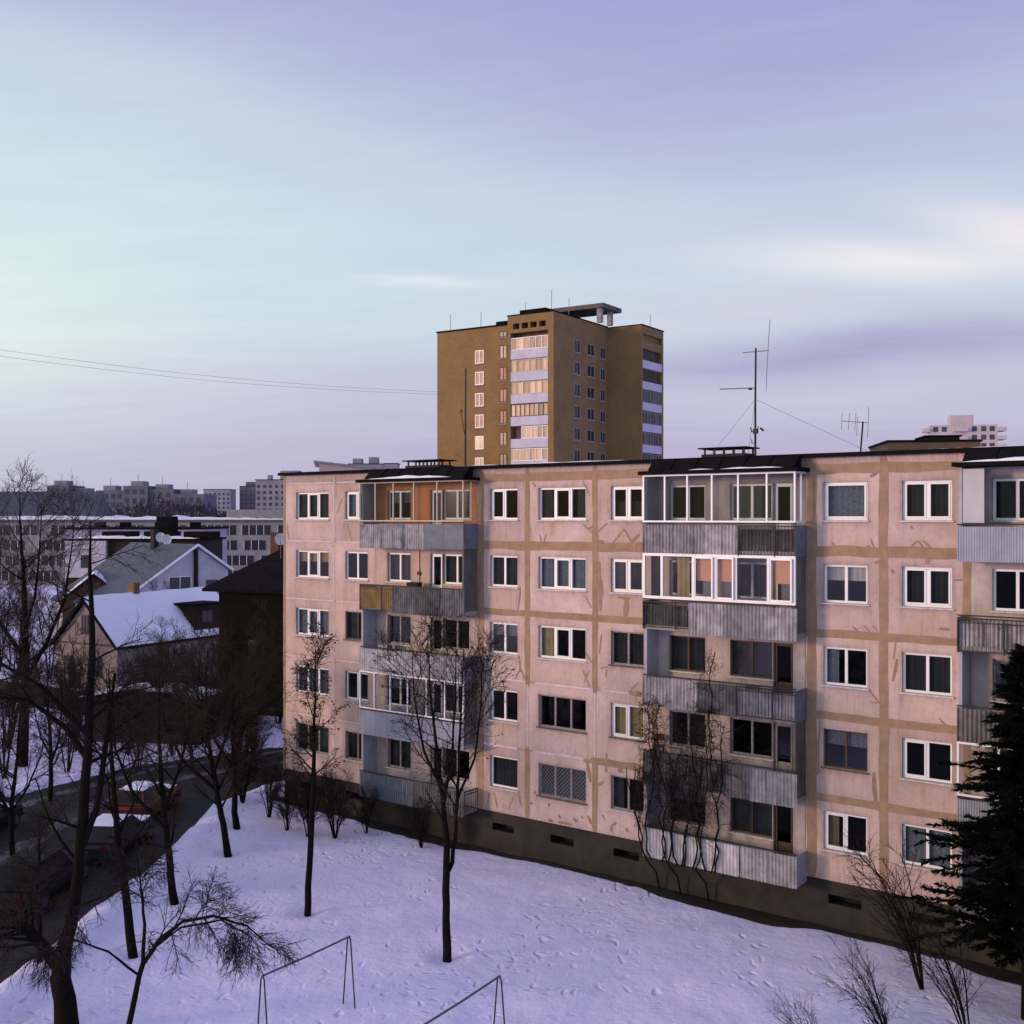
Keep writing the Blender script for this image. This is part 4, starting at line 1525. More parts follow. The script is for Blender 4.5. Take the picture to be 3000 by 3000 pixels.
# skyline panel block
e = empty('panel_block', (-121, 350, 0), R(-3), 'long dark slate panel block on the left skyline with stepped roof', 'apartment block')
secs = [(-27, -20, 23.6), (-20, -11, 21.2), (-11, -2, 22.0), (-2, 6, 23.4), (6, 14, 22.4), (14, 24, 20.8)]
for i, (a, c, h) in enumerate(secs):
    MB().box(a, c - .02, 0 - (i % 2) * .8, 12, 0, h).build('section', 'panel_far', e)
    m = MB()
    for fl in range(9):
        n = int((c - a) / 2.2)
        for k in range(n):
            x = a + .6 + k * (c - a - .6) / n
            z = h - 2.6 - fl * 2.75
            if z > 1:
                m.box(x, x + 1.15, -.9, -.02, z, z + 1.5) if (i % 2) else m.box(x, x + 1.15, -.1, -.02, z, z + 1.5)
    tag(m.build('windows', 'far_window', e), kind='stuff')
    MB().box(a + 1, a + 5, 3, 8, h, h + 1.6).build('roof_house', 'panel_far_pale', e)
    MB().bar((a + 3, 4, h + 1.6), (a + 3, 4, h + 4.0), .08, 4).build('aerial', 'iron_grey', e)
block_with_windows('far_tower', 'pale far tower behind the slate skyline block', -108, 520, R(-4), 26, 14, 31, 'panel_far_pale', 10, 9, 2, 2.8, 1.4, 1.5,
                   pent=((-2, 7, 3, 4.5),), group='far blocks on the skyline')
block_with_windows('far_tower', 'leftmost of the hazy far blocks right of the slate skyline block', -187, 700, 0, 17, 14, 31, 'panel_far_pale', 10, 6, 2, 2.8, 1.3, 1.5, group='far blocks on the skyline')
block_with_windows('far_tower', 'widest of the hazy far blocks right of the slate skyline block', -169, 720, R(4), 17, 14, 33.5, 'panel_far', 11, 6, 2, 2.8, 1.3, 1.5,
                   pent=((-5, 3, 3, 3),), group='far blocks on the skyline')
block_with_windows('far_tower', 'hazy far block with antenna-like chimney next to the pink block edge', -153, 690, R(-5), 14, 14, 33, 'panel_far_pale', 11, 5, 2, 2.8, 1.3, 1.5,
                   pent=((-1, 1, 4, 7),), group='far blocks on the skyline')
# boxes peeping over the left roof edge
block_with_windows('far_tower', 'small grey far block peeping over the roof left of the vent', -63.5, 480, 0, 15, 12, 36.5, 'panel_far_pale', 12, 5, 2, 2.8, 1.3, 1.5, pent=((-6, -2, 2, 2.6), (1, 5, 2, 3.2)), group='far blocks on the skyline')
block_with_windows('far_tower', 'square grey far block right beside the left roof vent', -51.5, 470, 0, 5.6, 9, 36.2, 'panel_far_pale', 12, 2, 2, 2.8, 1.3, 1.5, group='far blocks on the skyline')
# pink gable end behind the left roof edge
e = empty('pink_building', (-22.0, 126, 0), R(9), 'plain pale pink building end showing above the left roof edge', 'building')
b = MB()
b.v = [(0, 0, 0), (13, 0, 0), (13, 12, 0), (0, 12, 0), (0, 0, 19.7), (13, 0, 18.3), (13, 12, 18.3), (0, 12, 19.7)]
b.f = [(0, 1, 5, 4), (1, 2, 6, 5), (2, 3, 7, 6), (3, 0, 4, 7)]
b.build('wall', 'pink_far', e)
b = MB()
slab_between(b, [(-.6, -.3, 19.95), (13.2, -.3, 18.5), (13.2, 12.3, 18.5), (-.6, 12.3, 19.95)], .2)
b.build('roof', 'concrete', e)

# brown low block and white stepped tower at far right
e = empty('brown_block', (56.5, 150, 0), R(-8), 'low brown brick roofline in front of the far whitish tower', 'building')
MB().box(-5.2, 6.8, 0, 14, 0, 23.7).build('wall', 'brick_house', e)
rf = MB().box(-5.4, 7.0, -.2, 14.2, 23.7, 24.0).build('roof', 'bitumen', e)
MB().box(.3, 4.6, 2, 8, 24.0, 24.55).build('roof_house', 'vent_brick', rf)
MB().box(.0, 4.9, 1.8, 8.2, 24.55, 24.75).build('roof_slab', 'bitumen', rf)
e = empty('white_tower', (158, 380, 0), R(-12), 'distant whitish tower with stepped corner balconies at the right', 'tower block')
MB().box(-13.5, 8.5, 0, 16, 0, 45.3).build('wall', 'white_far', e)
MB().box(-6.0, 1.5, 4, 10, 45.3, 49.0).build('roof_house', 'white_far', e)
for k in range(14):
    z = 43.0 - k * 2.9
    MB().box(8.5, 11.2, -1.2, 6, z, z + 1.3).build('balcony', 'white_far', e)
    MB().box(-15.8, -13.5, -1.0, 4, z, z + 1.3).build('balcony', 'white_far', e)
    MB().box(-6.0, -1.2, -1.3, 0, z, z + 1.2).build('balcony', 'white_far', e)
    for x in (-12.4, -9.6, .2, 3.2, 5.9):
        MB().box(x, x + 1.6, -.1, -.02, z, z + 1.7).build('window', 'far_window', e)
# long dark roof far left behind the bare tree
e = empty('dark_roof_building', (-108, 236, 0), R(2), 'dark low-pitched roof at the left edge behind the bare tree', 'building')
MB().box(-20, 14, 12, 24, 0, 13).build('wall', 'school_wall', e)
m = MB()
m.quad((-20.5, 11.5, 13), (14.5, 11.5, 13), (14.5, 18, 19.4), (-20.5, 18, 19.4))
m.quad((-20.5, 24.5, 13), (-20.5, 18, 19.4), (14.5, 18, 19.4), (14.5, 24.5, 13))
m.tri((-20.5, 11.5, 13), (-20.5, 18, 19.4), (-20.5, 24.5, 13))
m.tri((14.5, 11.5, 13), (14.5, 24.5, 13), (14.5, 18, 19.4))
m.build('roof', 'roof_grey', e)


# ------------------------------------------------------------------ houses
def house_window(parent, x, y, z, w, h, axis='x', sgn=-1, style='wood_brown'):
    b = MB()
    t = .07
    for a, e_, c, d in ((-w / 2, w / 2, 0, t), (-w / 2, w / 2, h - t, h), (-w / 2, -w / 2 + t, t, h - t), (w / 2 - t, w / 2, t, h - t), (-t / 2, t / 2, t, h - t)):
        if axis == 'x':
            b.box(x + a, x + e_, y + sgn * .06, y + sgn * .01, z + c, z + d)
        else:
            b.box(x + sgn * .06, x + sgn * .01, y + a, y + e_, z + c, z + d)
    o = b.build('window', style, parent)
    g = MB()
    if axis == 'x':
        g.box(x - w / 2 + t, x + w / 2 - t, y + sgn * .035, y + sgn * .012, z + t, z + h - t)
    else:
        g.box(x + sgn * .035, x + sgn * .012, y - w / 2 + t, y + w / 2 - t, z + t, z + h - t)
    g.build('pane', 'window_dark', o)
    return o


def gable_house(name, label, gx, gy, ux, uy, L, prof, wallm, roofm, snow=0.0, over=.4):
    """house whose gable end is centred at (gx, gy); (ux, uy) runs along the gable to the right, ridge runs inwards.
    prof: (left eave u, z), (ridge u, z), (right eave u, z)"""
    rz = math.atan2(uy, ux)
    e = empty(name, (gx, gy, 0), rz, label, 'house')
    (ul, zl), (ur, zr), (ue, ze) = prof
    b = MB()
    # walls: gable polygon front and back, side walls
    for y, rev in ((0, False), (L, True)):
        i = len(b.v)
        b.v += [(ul, y, -.3), (ue, y, -.3), (ue, y, ze), (ur, y, zr), (ul, y, zl)]
        f = (i, i + 1, i + 2, i + 3, i + 4)
        b.f.append(f if not rev else f[::-1])
    b.quad((ul, 0, -.3), (ul, 0, zl), (ul, L, zl), (ul, L, -.3))
    b.quad((ue, 0, -.3), (ue, L, -.3), (ue, L, ze), (ue, 0, ze))
    b.build('wall', wallm, e)
    b = MB()
    sl = (zr - zl) / (ur - ul)
    sr = (zr - ze) / (ue - ur)
    slab_between(b, [(ul - over, -over, zl - sl * over + .2), (ur, -over, zr + .2), (ur, L + over, zr + .2), (ul - over, L + over, zl - sl * over + .2)])
    slab_between(b, [(ur, -over, zr + .2), (ue + over, -over, ze - sr * over + .2), (ue + over, L + over, ze - sr * over + .2), (ur, L + over, zr + .2)])
    ro = b.build('roof', roofm, e)
    if snow:
        b = MB()
        nx, ny = 14, 26
        for side in (0, 1):
            base = len(b.v)
            for j in range(ny + 1):
                for i in range(nx + 1):
                    t, s = i / nx, j / ny
                    if side == 0:
                        u, z = ul - over * .8 + (ur - ul + over * .8) * t, zl - sl * over * .8 + (zr - zl + sl * over * .8) * t
                    else:
                        u, z = ur + (ue + over * .8 - ur) * t, zr - (zr - ze + sr * over * .8) * t
                    y = -over * .8 + (L + over * 1.6) * s
                    edge = min(1, 6 * min(t, 1 - t) + (.6 if side == 0 and t > .5 or side == 1 and t < .5 else 0), 8 * min(s, 1 - s))
                    b.v.append((u, y, z + .205 + snow * max(.0, edge) * (1 + .6 * noise.noise(Vector((u * .7, y * .7, side + gx))))))
            for j in range(ny):
                for i in range(nx):
                    a = base + j * (nx + 1) + i
                    b.f.append((a, a + 1, a + nx + 2, a + nx + 1))
        b.build('snow_cap', 'snow_clump', ro, True)
    return e, ro


# nearest house: snow on the roof, pinkish gable
e, ro = gable_house('snowy_house', 'pinkish house with thick snow on its gable roof, nearest among the bare trees', -33.5, 86.9, .873, -.487, 13.5,
                    ((-3.5, 3.6), (0, 7.0), (3.5, 3.6)), 'house_pink', 'roof_black', .16)
house_window(e, -.1, 0, 4.3, .8, 1.5)
house_window(e, -2.0, 0, 1.0, 1.1, 1.5)
house_window(e, 1.3, 0, 1.0, 1.1, 1.5)
MB().box(-3.52, 3.52, -.05, -.01, 3.45, 3.62).build('gable_trim', 'wood_brown', e)
for k in range(3):
    house_window(e, 3.5, 3 + 3.6 * k, 1.0, 1.3, 1.4, 'y', 1)
MB().box(-.5, .2, 4.6, 5.2, 6.0, 8.1).build('chimney', 'brick_house', ro)
dm = MB().box(1.5, 3.4, 8.2, 11.0, 4.0, 6.1).build('dormer', 'house_ochre', ro)
MB().box(1.2, 3.7, 7.9, 11.3, 6.1, 6.25).build('dormer_roof', 'roof_black', e)
house_window(e, 3.4, 9.6, 4.6, 1.2, 1.0, 'y', 1)
# grey-roofed house
e, ro = gable_house('grey_roof_house', 'white house with broad slate-grey roof and asymmetric gable', -32.9, 115, .66, .75, 12.5,
                    ((-9.0, 4.9), (0, 10.5), (3.9, 8.0)), 'house_white', 'roof_grey', 0)
house_window(e, 1.9, 0, 5.5, 1.4, 1.4)
house_window(e, -1.9, 0, 5.4, 2.6, 2.0, style='pvc')
house_window(e, -4.9, 0, 3.0, 1.4, 1.3)
MB().box(-3.6, 4.0, -1.3, -.02, 4.2, 5.2).build('gable_balcony', 'house_ochre', e)
MB().box(-.3, .05, -.35, -.02, 5.2, 10.2).build('gable_post', 'house_ochre', e)
for s in (-1, 1):
    b = MB()
    u1, z1 = (-9.4, 4.75) if s < 0 else (4.3, 7.85)
    b.bar((0, -.42, 10.62), (u1, -.42, z1), .14, 4)
    b.build('barge_board', 'pvc', ro)
MB().box(-1.0, -.4, 6.5, 7.2, 9.5, 12.2).build('chimney', 'vent_brick', ro)
# dark-roofed house hard by the block's corner
e = empty('dark_roof_house', (-13.4, 79.0, 0), R(-24), 'tall house with steep black hipped roof beside the pink block corner', 'house')
MB().box(-5.2, 5.2, -5.2, 5.2, -.3, 8.9).build('wall', 'garage_wall', e)
b = MB()
ev = [(-6, -6, 8.6), (6, -6, 8.6), (6, 6, 8.6), (-6, 6, 8.6)]
rg = [(-1.6, 0, 12.1), (2.4, 0, 12.1)]
b.v = ev + rg + [(-6, -6, 8.4), (6, -6, 8.4), (6, 6, 8.4), (-6, 6, 8.4)]
b.f = [(0, 1, 5, 4), (1, 2, 5), (2, 3, 4, 5), (3, 0, 4), (6, 7, 1, 0), (7, 8, 2, 1), (8, 9, 3, 2), (9, 6, 0, 3), (9, 8, 7, 6)]
ro = b.build('roof', 'roof_black', e)
MB().box(-4.4, -3.7, -.4, .4, 8.8, 12.4).build('chimney', 'house_orange', ro)
house_window(e, -2, -5.2, 3.6, 1.3, 1.5)
house_window(e, 2, -5.2, 3.6, 1.3, 1.5)
# white house with ochre flank
e = empty('white_ochre_house', (-47.5, 137, 0), R(-6), 'white-gabled house with ochre flank behind the grey roof', 'house')
MB().box(-8, 8.2, 0, 10, -.3, 10.6).build('wall', 'house_ochre', e)
MB().box(-8.4, 8.6, -.4, 10.4, 10.6, 10.85).build('roof', 'roof_black', e)
snow_ridge('snow_cap', -8.3, 8.4, -.35, 9, 10.851, .45, e, 4.4, 40)
MB().box(-8.1, -2.8, -.5, -.01, 6.0, 10.55).build('gable_wall', 'house_white', e)
house_window(e, -5.4, -.5, 7.2, 1.2, 1.6)
for x in (-4.5, 1.0, 6.2):
    MB().box(x, x + 3.6, 2, 5, 10.85, 11.7).build('roof_box', 'roof_black', e)
MB().box(2.2, 4.2, 3, 5, 11.7, 13.6).build('chimney', 'roof_black', e)
# small orange house at the left
e, ro = gable_house('orange_house', 'small orange-walled house with snow roof behind the bare tree at left', -43.6, 114, .95, .3, 7,
                    ((-2.6, 5.0), (.4, 7.5), (2.6, 5.7)), 'house_orange', 'roof_black', .18)
house_window(e, .3, 0, 4.2, 1.2, 1.4)
house_window(e, -1.5, 0, 2.6, 1.0, 1.3)
# plain lavender hall
e = empty('plain_hall', (-58, 172, 0), R(2), 'windowless pale lavender hall in front of the long slab building', 'building')
MB().box(-11.5, 10, 0, 16, 0, 11.6).build('wall', 'lav_wall', e)
MB().box(-11.8, 10.3, -.3, 16.3, 11.6, 11.9).build('roof', 'roof_black', e)
for x in (-8, -4, 1.5, 7):
    MB().box(x, x + 1.4, 3, 4.4, 11.9, 12.7).build('roof_vent', 'roof_black', e)

# garage with snow on its edge
e = empty('garage', (-22.2, 66, 0), R(-10), 'low dark garage with snow along its roof edge among bushes', 'garage')
MB().box(-3.6, 3.8, 0, 6, -.3, 2.7).build('wall', 'garage_wall', e)
b = MB()
b.v = [(-3.9, -.3, 2.62), (-1.0, -.3, 3.15), (1.6, -.3, 3.15), (4.1, -.3, 2.75), (-3.9, 6.3, 2.62), (-1.0, 6.3, 3.15), (1.6, 6.3, 3.15), (4.1, 6.3, 2.75),
       (-3.9, -.3, 2.5), (4.1, -.3, 2.5)]
b.f = [(0, 1, 5, 4), (1, 2, 6, 5), (2, 3, 7, 6), (8, 9, 3, 2, 1, 0)]
ro = b.build('roof', 'roof_black', e)
b = MB()
for k in range(25):
    x = -3.9 + 8 * k / 24
    zt = 2.62 + .53 * min(1, (x + 3.9) / 2.9) if x < 1.6 else 3.15 - .4 * (x - 1.6) / 2.5
    h = .09 + .06 * noise.noise(Vector((x * 1.5, 3, 3)))
    b.v += [(x, -.32, zt + .01), (x, -.30, zt + h), (x, 2.5, zt + h)]
    if k:
        i = 3 * k
        b.f += [(i - 3, i, i + 1, i - 2), (i - 2, i + 1, i + 2, i - 1)]
b.build('snow_cap', 'snow_clump', ro, True)
for k in range(2):
    MB().box(-3.2 + k * 3.5, -.2 + k * 3.5, -.06, -.01, -.1, 2.2).build('garage_door', 'fence_wood', e)


# fence with snow along the top
def fence(x0, y0, x1, y1, h, label):
    L = math.hypot(x1 - x0, y1 - y0)
    e = empty('garden_fence', (x0, y0, 0), math.atan2(y1 - y0, x1 - x0), label, 'fence')
    n = int(L / .2)
    r_ = random.Random(int(L * 100))
    me = MB().box(0, .17, -.012, .012, -.05, h).mesh('board', 'fence_wood')
    for k in range(n):
        link('board', me, e, (k * L / n, 0, r_.uniform(-.04, .03)))
    for k in range(int(L / 2.4) + 1):
        MB().box(k * 2.4, k * 2.4 + .1, .013, .11, -.3, h + .02).build('post', 'fence_wood', e)
    MB().box(0, L, .013, .06, h * .75, h * .75 + .08).build('rail', 'fence_wood', e)
    MB().box(-.05, L + .05, -.07, .07, h + .035, h + .075).build('cap_board', 'fence_wood', e)
    snow_ridge('snow_cap', 0, L, -.07, .07, h + .076, .13, e, 1.5)


fence(-38.5, 82, -26, 73.4, 1.5, 'dark board fence with snow on its cap in front of the snowy house')


# satellite dishes
def dish(x, y, z, r, rz, label):
    e = empty('satellite_dish', (x, y, z), rz, label, 'satellite dish', 'white satellite dishes on the houses')
    b = MB()
    n, mm = 20, 4
    for j in range(mm + 1):
        for i in range(n):
            a = 2 * math.pi * i / n
            rr = r * j / mm
            b.v.append((rr * math.cos(a), .28 * r * (1 - (j / mm) ** 2), rr * math.sin(a) * 1.06))
    for j in range(mm):
        for i in range(n):
            k = (i + 1) % n
            b.f.append((j * n + i, j * n + k, (j + 1) * n + k, (j + 1) * n + i))
    b.build('reflector', 'dish', e, True)
    MB().tube([(0, .05 * r, -r), (0, -.7 * r, -.25 * r)], .02, 5).build('feed_arm', 'iron_grey', e)
    MB().box(-.05, .05, -.78 * r, -.62 * r, -.3 * r, -.18 * r).build('receiver', 'dish', e)
    MB().tube([(0, .28 * r, 0), (0, .28 * r + .25, -.1), (0, .28 * r + .25, -r - .9)], .03, 6).build('mount', 'iron_grey', e)


dish(-37.3, 117.2, 11.35, .50, R(8), 'left one of two dishes on the grey roof ridge')
dish(-36.4, 116.4, 11.15, .50, R(14), 'right one of two dishes on the grey roof ridge')
dish(-14.8, 70.6, 12.1, .36, R(10), 'white dish poking up by the pink block left edge')

# overhead wires across the sky
for i, (za, zb) in enumerate(((28.9, 29.0), (29.6, 29.3))):
    pts = []
    for k in range(25):
        t = k / 24
        pts.append((-60 + t * 52, 96 + t * 44, za + (zb - za) * t - 1.1 * math.sin(math.pi * t) + .8 * (1 - t)))
    o = MB().tube(pts, .013, 4).build('overhead_wire', 'wire')
    tag(o, ('lower' if i == 0 else 'upper') + ' of two thin wires crossing the sky at left', 'wire', 'overhead wires')


# ------------------------------------------------------------------ trees and shrubs
def rot_about(v, axis, ang):
    return Quaternion(axis, ang) @ v


def perp(d, r_):
    a = Vector((r_.uniform(-1, 1), r_.uniform(-1, 1), r_.uniform(-1, 1)))
    p = d.cross(a)
    return p.normalized() if p.length > 1e-4 else Vector((1, 0, 0))


def march(p, d, length, segs, wob, up, r_):
    pts = [p.copy()]
    d = d.normalized()
    st = length / segs
    for k in range(segs):
        d = (d + Vector((r_.uniform(-wob, wob), r_.uniform(-wob, wob), r_.uniform(-wob, wob))) + Vector((0, 0, up))).normalized()
        p = p + d * st
        pts.append(p.copy())
    return pts


def sub_branches(parents, count, start, lrange, arange, rratio, up, segs, wob, r_, rmin, shrink=.5, rmax=9):
    out = []
    for pts, rad in parents:
        n = len(pts) - 1
        c = count if isinstance(count, int) else r_.randint(*count)
        for k in range(c):
            t = start + (1 - start) * (k + r_.random()) / c
            f = t * n
            i = min(int(f), n - 1)
            u = f - i
            p = pts[i].lerp(pts[i + 1], u)
            tan = (pts[i + 1] - pts[i]).normalized()
            rr = rad[i] * (1 - u) + rad[i + 1] * u
            d = rot_about(tan, perp(tan, r_), R(r_.uniform(*arange)))
            L = r_.uniform(*lrange) * (1 - shrink * t)
            r0 = min(rmax, max(rmin, rr * rratio))
            q = march(p, d, L, segs, wob, up, r_)
            out.append((q, [max(rmin * .7, r0 * (1 - .75 * j / segs)) for j in range(segs + 1)]))
    return out


def add_tubes(mb, branches, n):
    for pts, rad in branches:
        mb.tube(pts, rad, n, cap=False)


def bare_tree(name, label, loc, stems, levels, seed, group=None, barkm='bark', twigm='twig', leaves=0, leaf_r=.05, parent_mesh=None, rz=0.0, scale=1.0):
    """stems: lists of (x, y, z, r). levels: kwargs for sub_branches. first level joins the trunk mesh."""
    key = ('tree', name, seed)
    if key not in CACHE:
        r_ = random.Random(seed)
        base = []
        for s in stems:
            # subdivide the hand-set stem with a little wobble
            pts, rad = [], []
            for a, b in zip(s, s[1:]):
                for k in range(3):
                    t = k / 3
                    w = .02 if k else 0
                    pts.append(Vector((a[0] + (b[0] - a[0]) * t + r_.uniform(-w, w), a[1] + (b[1] - a[1]) * t + r_.uniform(-w, w), a[2] + (b[2] - a[2]) * t)))
                    rad.append(a[3] + (b[3] - a[3]) * t)
            pts.append(Vector(s[-1][:3]))
            rad.append(s[-1][3])
            base.append((pts, rad))
        tm, cm = MB(), MB()
        add_tubes(tm, base, 10)
        cur = base
        tips = []
        for li, lv in enumerate(levels):
            cur = sub_branches(cur, r_=r_, **lv)
            if li == 0:
                add_tubes(tm, cur, 6)
            else:
                add_tubes(cm, cur, 4 if li == 1 else 3)
            tips = cur
        lm = None
        if leaves:
            lm = MB()
            for k in range(leaves):
                pts, _ = r_.choice(tips)
                p = pts[-1].lerp(pts[0], r_.random() * .7) + Vector((r_.gauss(0, .04), r_.gauss(0, .04), r_.gauss(-.03, .04)))
                a = perp(Vector((0, 0, 1)), r_)
                b = a.cross(perp(a, r_))
                s = leaf_r * r_.uniform(.6, 1.3)
                a, b = a * s, b * s * .6
                lm.quad(tuple(p - a), tuple(p - b), tuple(p + a), tuple(p + b))
        CACHE[key] = (tm.mesh('trunk', barkm, True), cm.mesh('crown', twigm), lm.mesh('dry_leaves', 'dry_leaf') if lm else None)
    t_, c_, l_ = CACHE[key]
    e = empty(name, loc, rz, label, 'shrub' if 'shrub' in name else 'tree', group)
    e.scale = (scale, scale, scale)
    link('trunk', t_, e)
    co = link('crown', c_, e)
    if l_:
        link('dry_leaves', l_, e)
    return e


def gz(x, y):
    return ground_z(x, y) - .05


# young tree in the middle of the snow, forked low, vase-shaped crown
st = [[(0, 0, 0, .145), (-.03, 0, 1.4, .12), (-.02, 0, 2.7, .115), (-.03, .0, 4.0, .10), (-.15, .05, 5.2, .075), (-.35, .1, 6.8, .05), (-.55, .1, 8.6, .028), (-.6, .1, 10.1, .012)],
      [(0, 0, 2.75, .055), (.16, .05, 3.1, .07), (.28, .05, 4.2, .06), (.32, .1, 5.4, .05), (.40, .1, 7.2, .035), (.5, .1, 9.6, .012)],
      [(-.10, .03, 4.9, .06), (.12, -.1, 6.1, .045), (.25, -.2, 7.8, .028), (.3, -.2, 9.7, .012)],
      [(-.2, .05, 5.4, .05), (-.7, -.2, 6.6, .04), (-1.0, -.3, 8.4, .022), (-1.05, -.3, 9.7, .01)],
      [(.3, .1, 5.0, .045), (.85, .1, 6.3, .035), (1.05, .1, 8.0, .02), (1.1, .1, 9.3, .01)]]
lv = [dict(count=10, start=.42, lrange=(1.6, 3.0), arange=(24, 62), rratio=.5, up=.05, segs=6, wob=.10, rmin=.012, rmax=.03),
      dict(count=8, start=.2, lrange=(.6, 1.4), arange=(25, 60), rratio=.6, up=.02, segs=4, wob=.14, rmin=.008),
      dict(count=7, start=.15, lrange=(.25, .6), arange=(25, 65), rratio=.7, up=-.02, segs=3, wob=.16, rmin=.0055)]
bare_tree('young_tree', 'slim forked bare tree standing alone mid-snow in front of the balconies', (-2.0, 34.0, gz(-2, 34)), st, lv, 11, 'young trees on the snow', leaves=700, leaf_r=.045)
# slender tree left of it
st = [[(0, 0, 0, .12), (.06, 0, 1.6, .105), (.14, 0, 3.2, .10), (.22, 0, 4.6, .08), (.22, 0, 6.2, .055), (.26, 0, 8.0, .03), (.28, 0, 9.3, .012)]]
lv = [dict(count=26, start=.50, lrange=(1.0, 2.0), arange=(28, 60), rratio=.42, up=.06, segs=5, wob=.10, rmin=.011, rmax=.03),
      dict(count=8, start=.2, lrange=(.4, .9), arange=(25, 60), rratio=.6, up=.03, segs=3, wob=.14, rmin=.008),
      dict(count=5, start=.15, lrange=(.18, .45), arange=(25, 65), rratio=.7, up=-.02, segs=2, wob=.16, rmin=.006)]
bare_tree('young_tree', 'straight slender bare tree left of the forked one, before the corner windows', (-7.0, 37.8, gz(-7, 37.8)), st, lv, 12, 'young trees on the snow', leaves=900, leaf_r=.05)

# row of street trees along the road
row = [(-11.8, 34.3, 'dark street tree nearest the big forked trunk, straight leaning stem'),
       (-11.9, 39.0, 'bent street tree in front of the dark parked car'),
       (-11.4, 44.4, 'crooked street tree with swept base on the snow bank'),
       (-12.0, 48.2, 'farthest street tree of the row near the road bend')]
for i, (x, y, lab) in enumerate(row):
    r_ = random.Random(60 + i)
    lean = (-.55, -.5, -.75, -.2)[i]
    if i == 0:
        st = [[(.05, 0, 0, .15), (-.12, 0, 1.4, .13), (-.38, 0, 3.2, .11), (-.55, 0, 5.0, .085), (-.7, .1, 7.0, .05), (-.8, .2, 9.0, .015)]]
    else:
        st = [[(0, 0, 0, .16), (-.12, 0, .8, .13), (-.02 + lean * .35, 0, 1.7, .12), (lean * .6, 0, 2.6, .11), (lean, .1, 4.2, .085), (lean * 1.3, .2, 6.0, .05), (lean * 1.2, .2, 8.2, .015)],
              [(lean * .6, 0, 2.7, .08), (lean * 1.6 - .6, -.2, 4.0, .06), (lean * 2 - 1.0, -.3, 5.6, .04), (lean * 2 - 1.2, -.3, 7.4, .012)],
              [(lean * .8, 0, 3.4, .07), (lean + .6, .2, 4.8, .05), (lean + 1.0, .3, 6.6, .02)]]
    lv = [dict(count=13, start=.34, lrange=(1.6, 3.2), arange=(30, 70), rratio=.5, up=.04, segs=6, wob=.13, rmin=.013, rmax=.05),
          dict(count=8, start=.2, lrange=(.7, 1.6), arange=(25, 65), rratio=.6, up=.02, segs=4, wob=.16, rmin=.009),
          dict(count=6, start=.15, lrange=(.25, .7), arange=(25, 65), rratio=.7, up=0, segs=3, wob=.18, rmin=.007)]
    bare_tree('street_tree', lab, (x, y, gz(x, y)), st, lv, 30 + i, 'street trees beside the road', twigm='twig_brown' if i else 'twig')

# old thick tree in the lower left corner, with a sawn-off limb
st = [[(.05, 0, 0, .33), (-.02, 0, .8, .29), (-.16, 0, 1.6, .26), (-.12, 0, 2.15, .22), (.06, 0, 2.8, .17), (.20, 0, 3.5, .155), (.34, 0, 4.8, .14), (.42, .1, 6.2, .13), (.55, .1, 8.0, .11), (.60, .2, 10.0, .09), (.5, .3, 12.2, .05), (.5, .3, 13.6, .015)],
      [(-.14, 0, 1.85, .19), (-.5, -.05, 2.35, .165), (-.9, -.1, 2.85, .145), (-1.15, -.12, 3.05, .14)],
      [(.33, 0, 4.9, .10), (.75, .1, 6.0, .085), (.95, .2, 7.6, .07), (1.2, .2, 9.6, .03)],
      [(.48, .1, 7.4, .09), (-.1, .1, 8.2, .07), (-1.0, 0, 8.9, .05), (-2.0, 0, 9.0, .02)],
      [(.5, .1, 8.0, .09), (-.5, -.3, 9.3, .06), (-1.6, -.5, 10.0, .04), (-2.8, -.6, 10.2, .015)]]
lv = [dict(count=11, start=.45, lrange=(1.8, 3.6), arange=(35, 75), rratio=.42, up=.0, segs=7, wob=.14, rmin=.014, rmax=.05),
      dict(count=7, start=.2, lrange=(.8, 1.8), arange=(25, 65), rratio=.55, up=-.04, segs=5, wob=.18, rmin=.009),
      dict(count=6, start=.15, lrange=(.3, .8), arange=(25, 65), rratio=.7, up=-.05, segs=3, wob=.2, rmin=.006)]
bare_tree('old_tree', 'thick dark trunk with a sawn-off limb in the lower left corner', (-11.7, 29.0, gz(-11.7, 29)), st, lv, 51)

st = [[(0, 0, 0, .14), (.1, 0, 1.6, .12), (.05, 0, 3.2, .10), (-.2, 0, 5.2, .07), (-.3, 0, 7.4, .02)],
      [(.06, 0, 2.2, .08), (.6, .1, 3.4, .06), (.9, .1, 5.2, .04), (1.0, .1, 7.0, .015)],
      [(.05, 0, 2.6, .07), (-.7, -.1, 3.6, .05), (-1.3, -.1, 5.0, .03), (-1.6, -.1, 6.6, .012)]]
lv = [dict(count=13, start=.3, lrange=(1.4, 2.8), arange=(30, 75), rratio=.5, up=.02, segs=6, wob=.14, rmin=.014, rmax=.05),
      dict(count=8, start=.2, lrange=(.7, 1.5), arange=(25, 65), rratio=.6, up=.0, segs=4, wob=.17, rmin=.010),
      dict(count=6, start=.15, lrange=(.3, .7), arange=(25, 65), rratio=.7, up=-.03, segs=3, wob=.18, rmin=.008)]
for i_, (x, y, s_, lab) in enumerate([(-17.9, 35.6, .72, 'dark low tree beside the large black car at the left edge'), (-14.2, 33.2, .62, 'dark low tree left of the thick trunk'),
                                      (-19.6, 43.4, .8, 'dark bare tree between the parked cars and the far verge'), (-22.0, 52.6, .85, 'dark bare tree on the far verge by the road bend')]):
    bare_tree('verge_tree', lab, (x, y, -.1), st, lv, 56 + i_ % 2, 'dark trees along the road verge', rz=1.9 * i_, scale=s_)

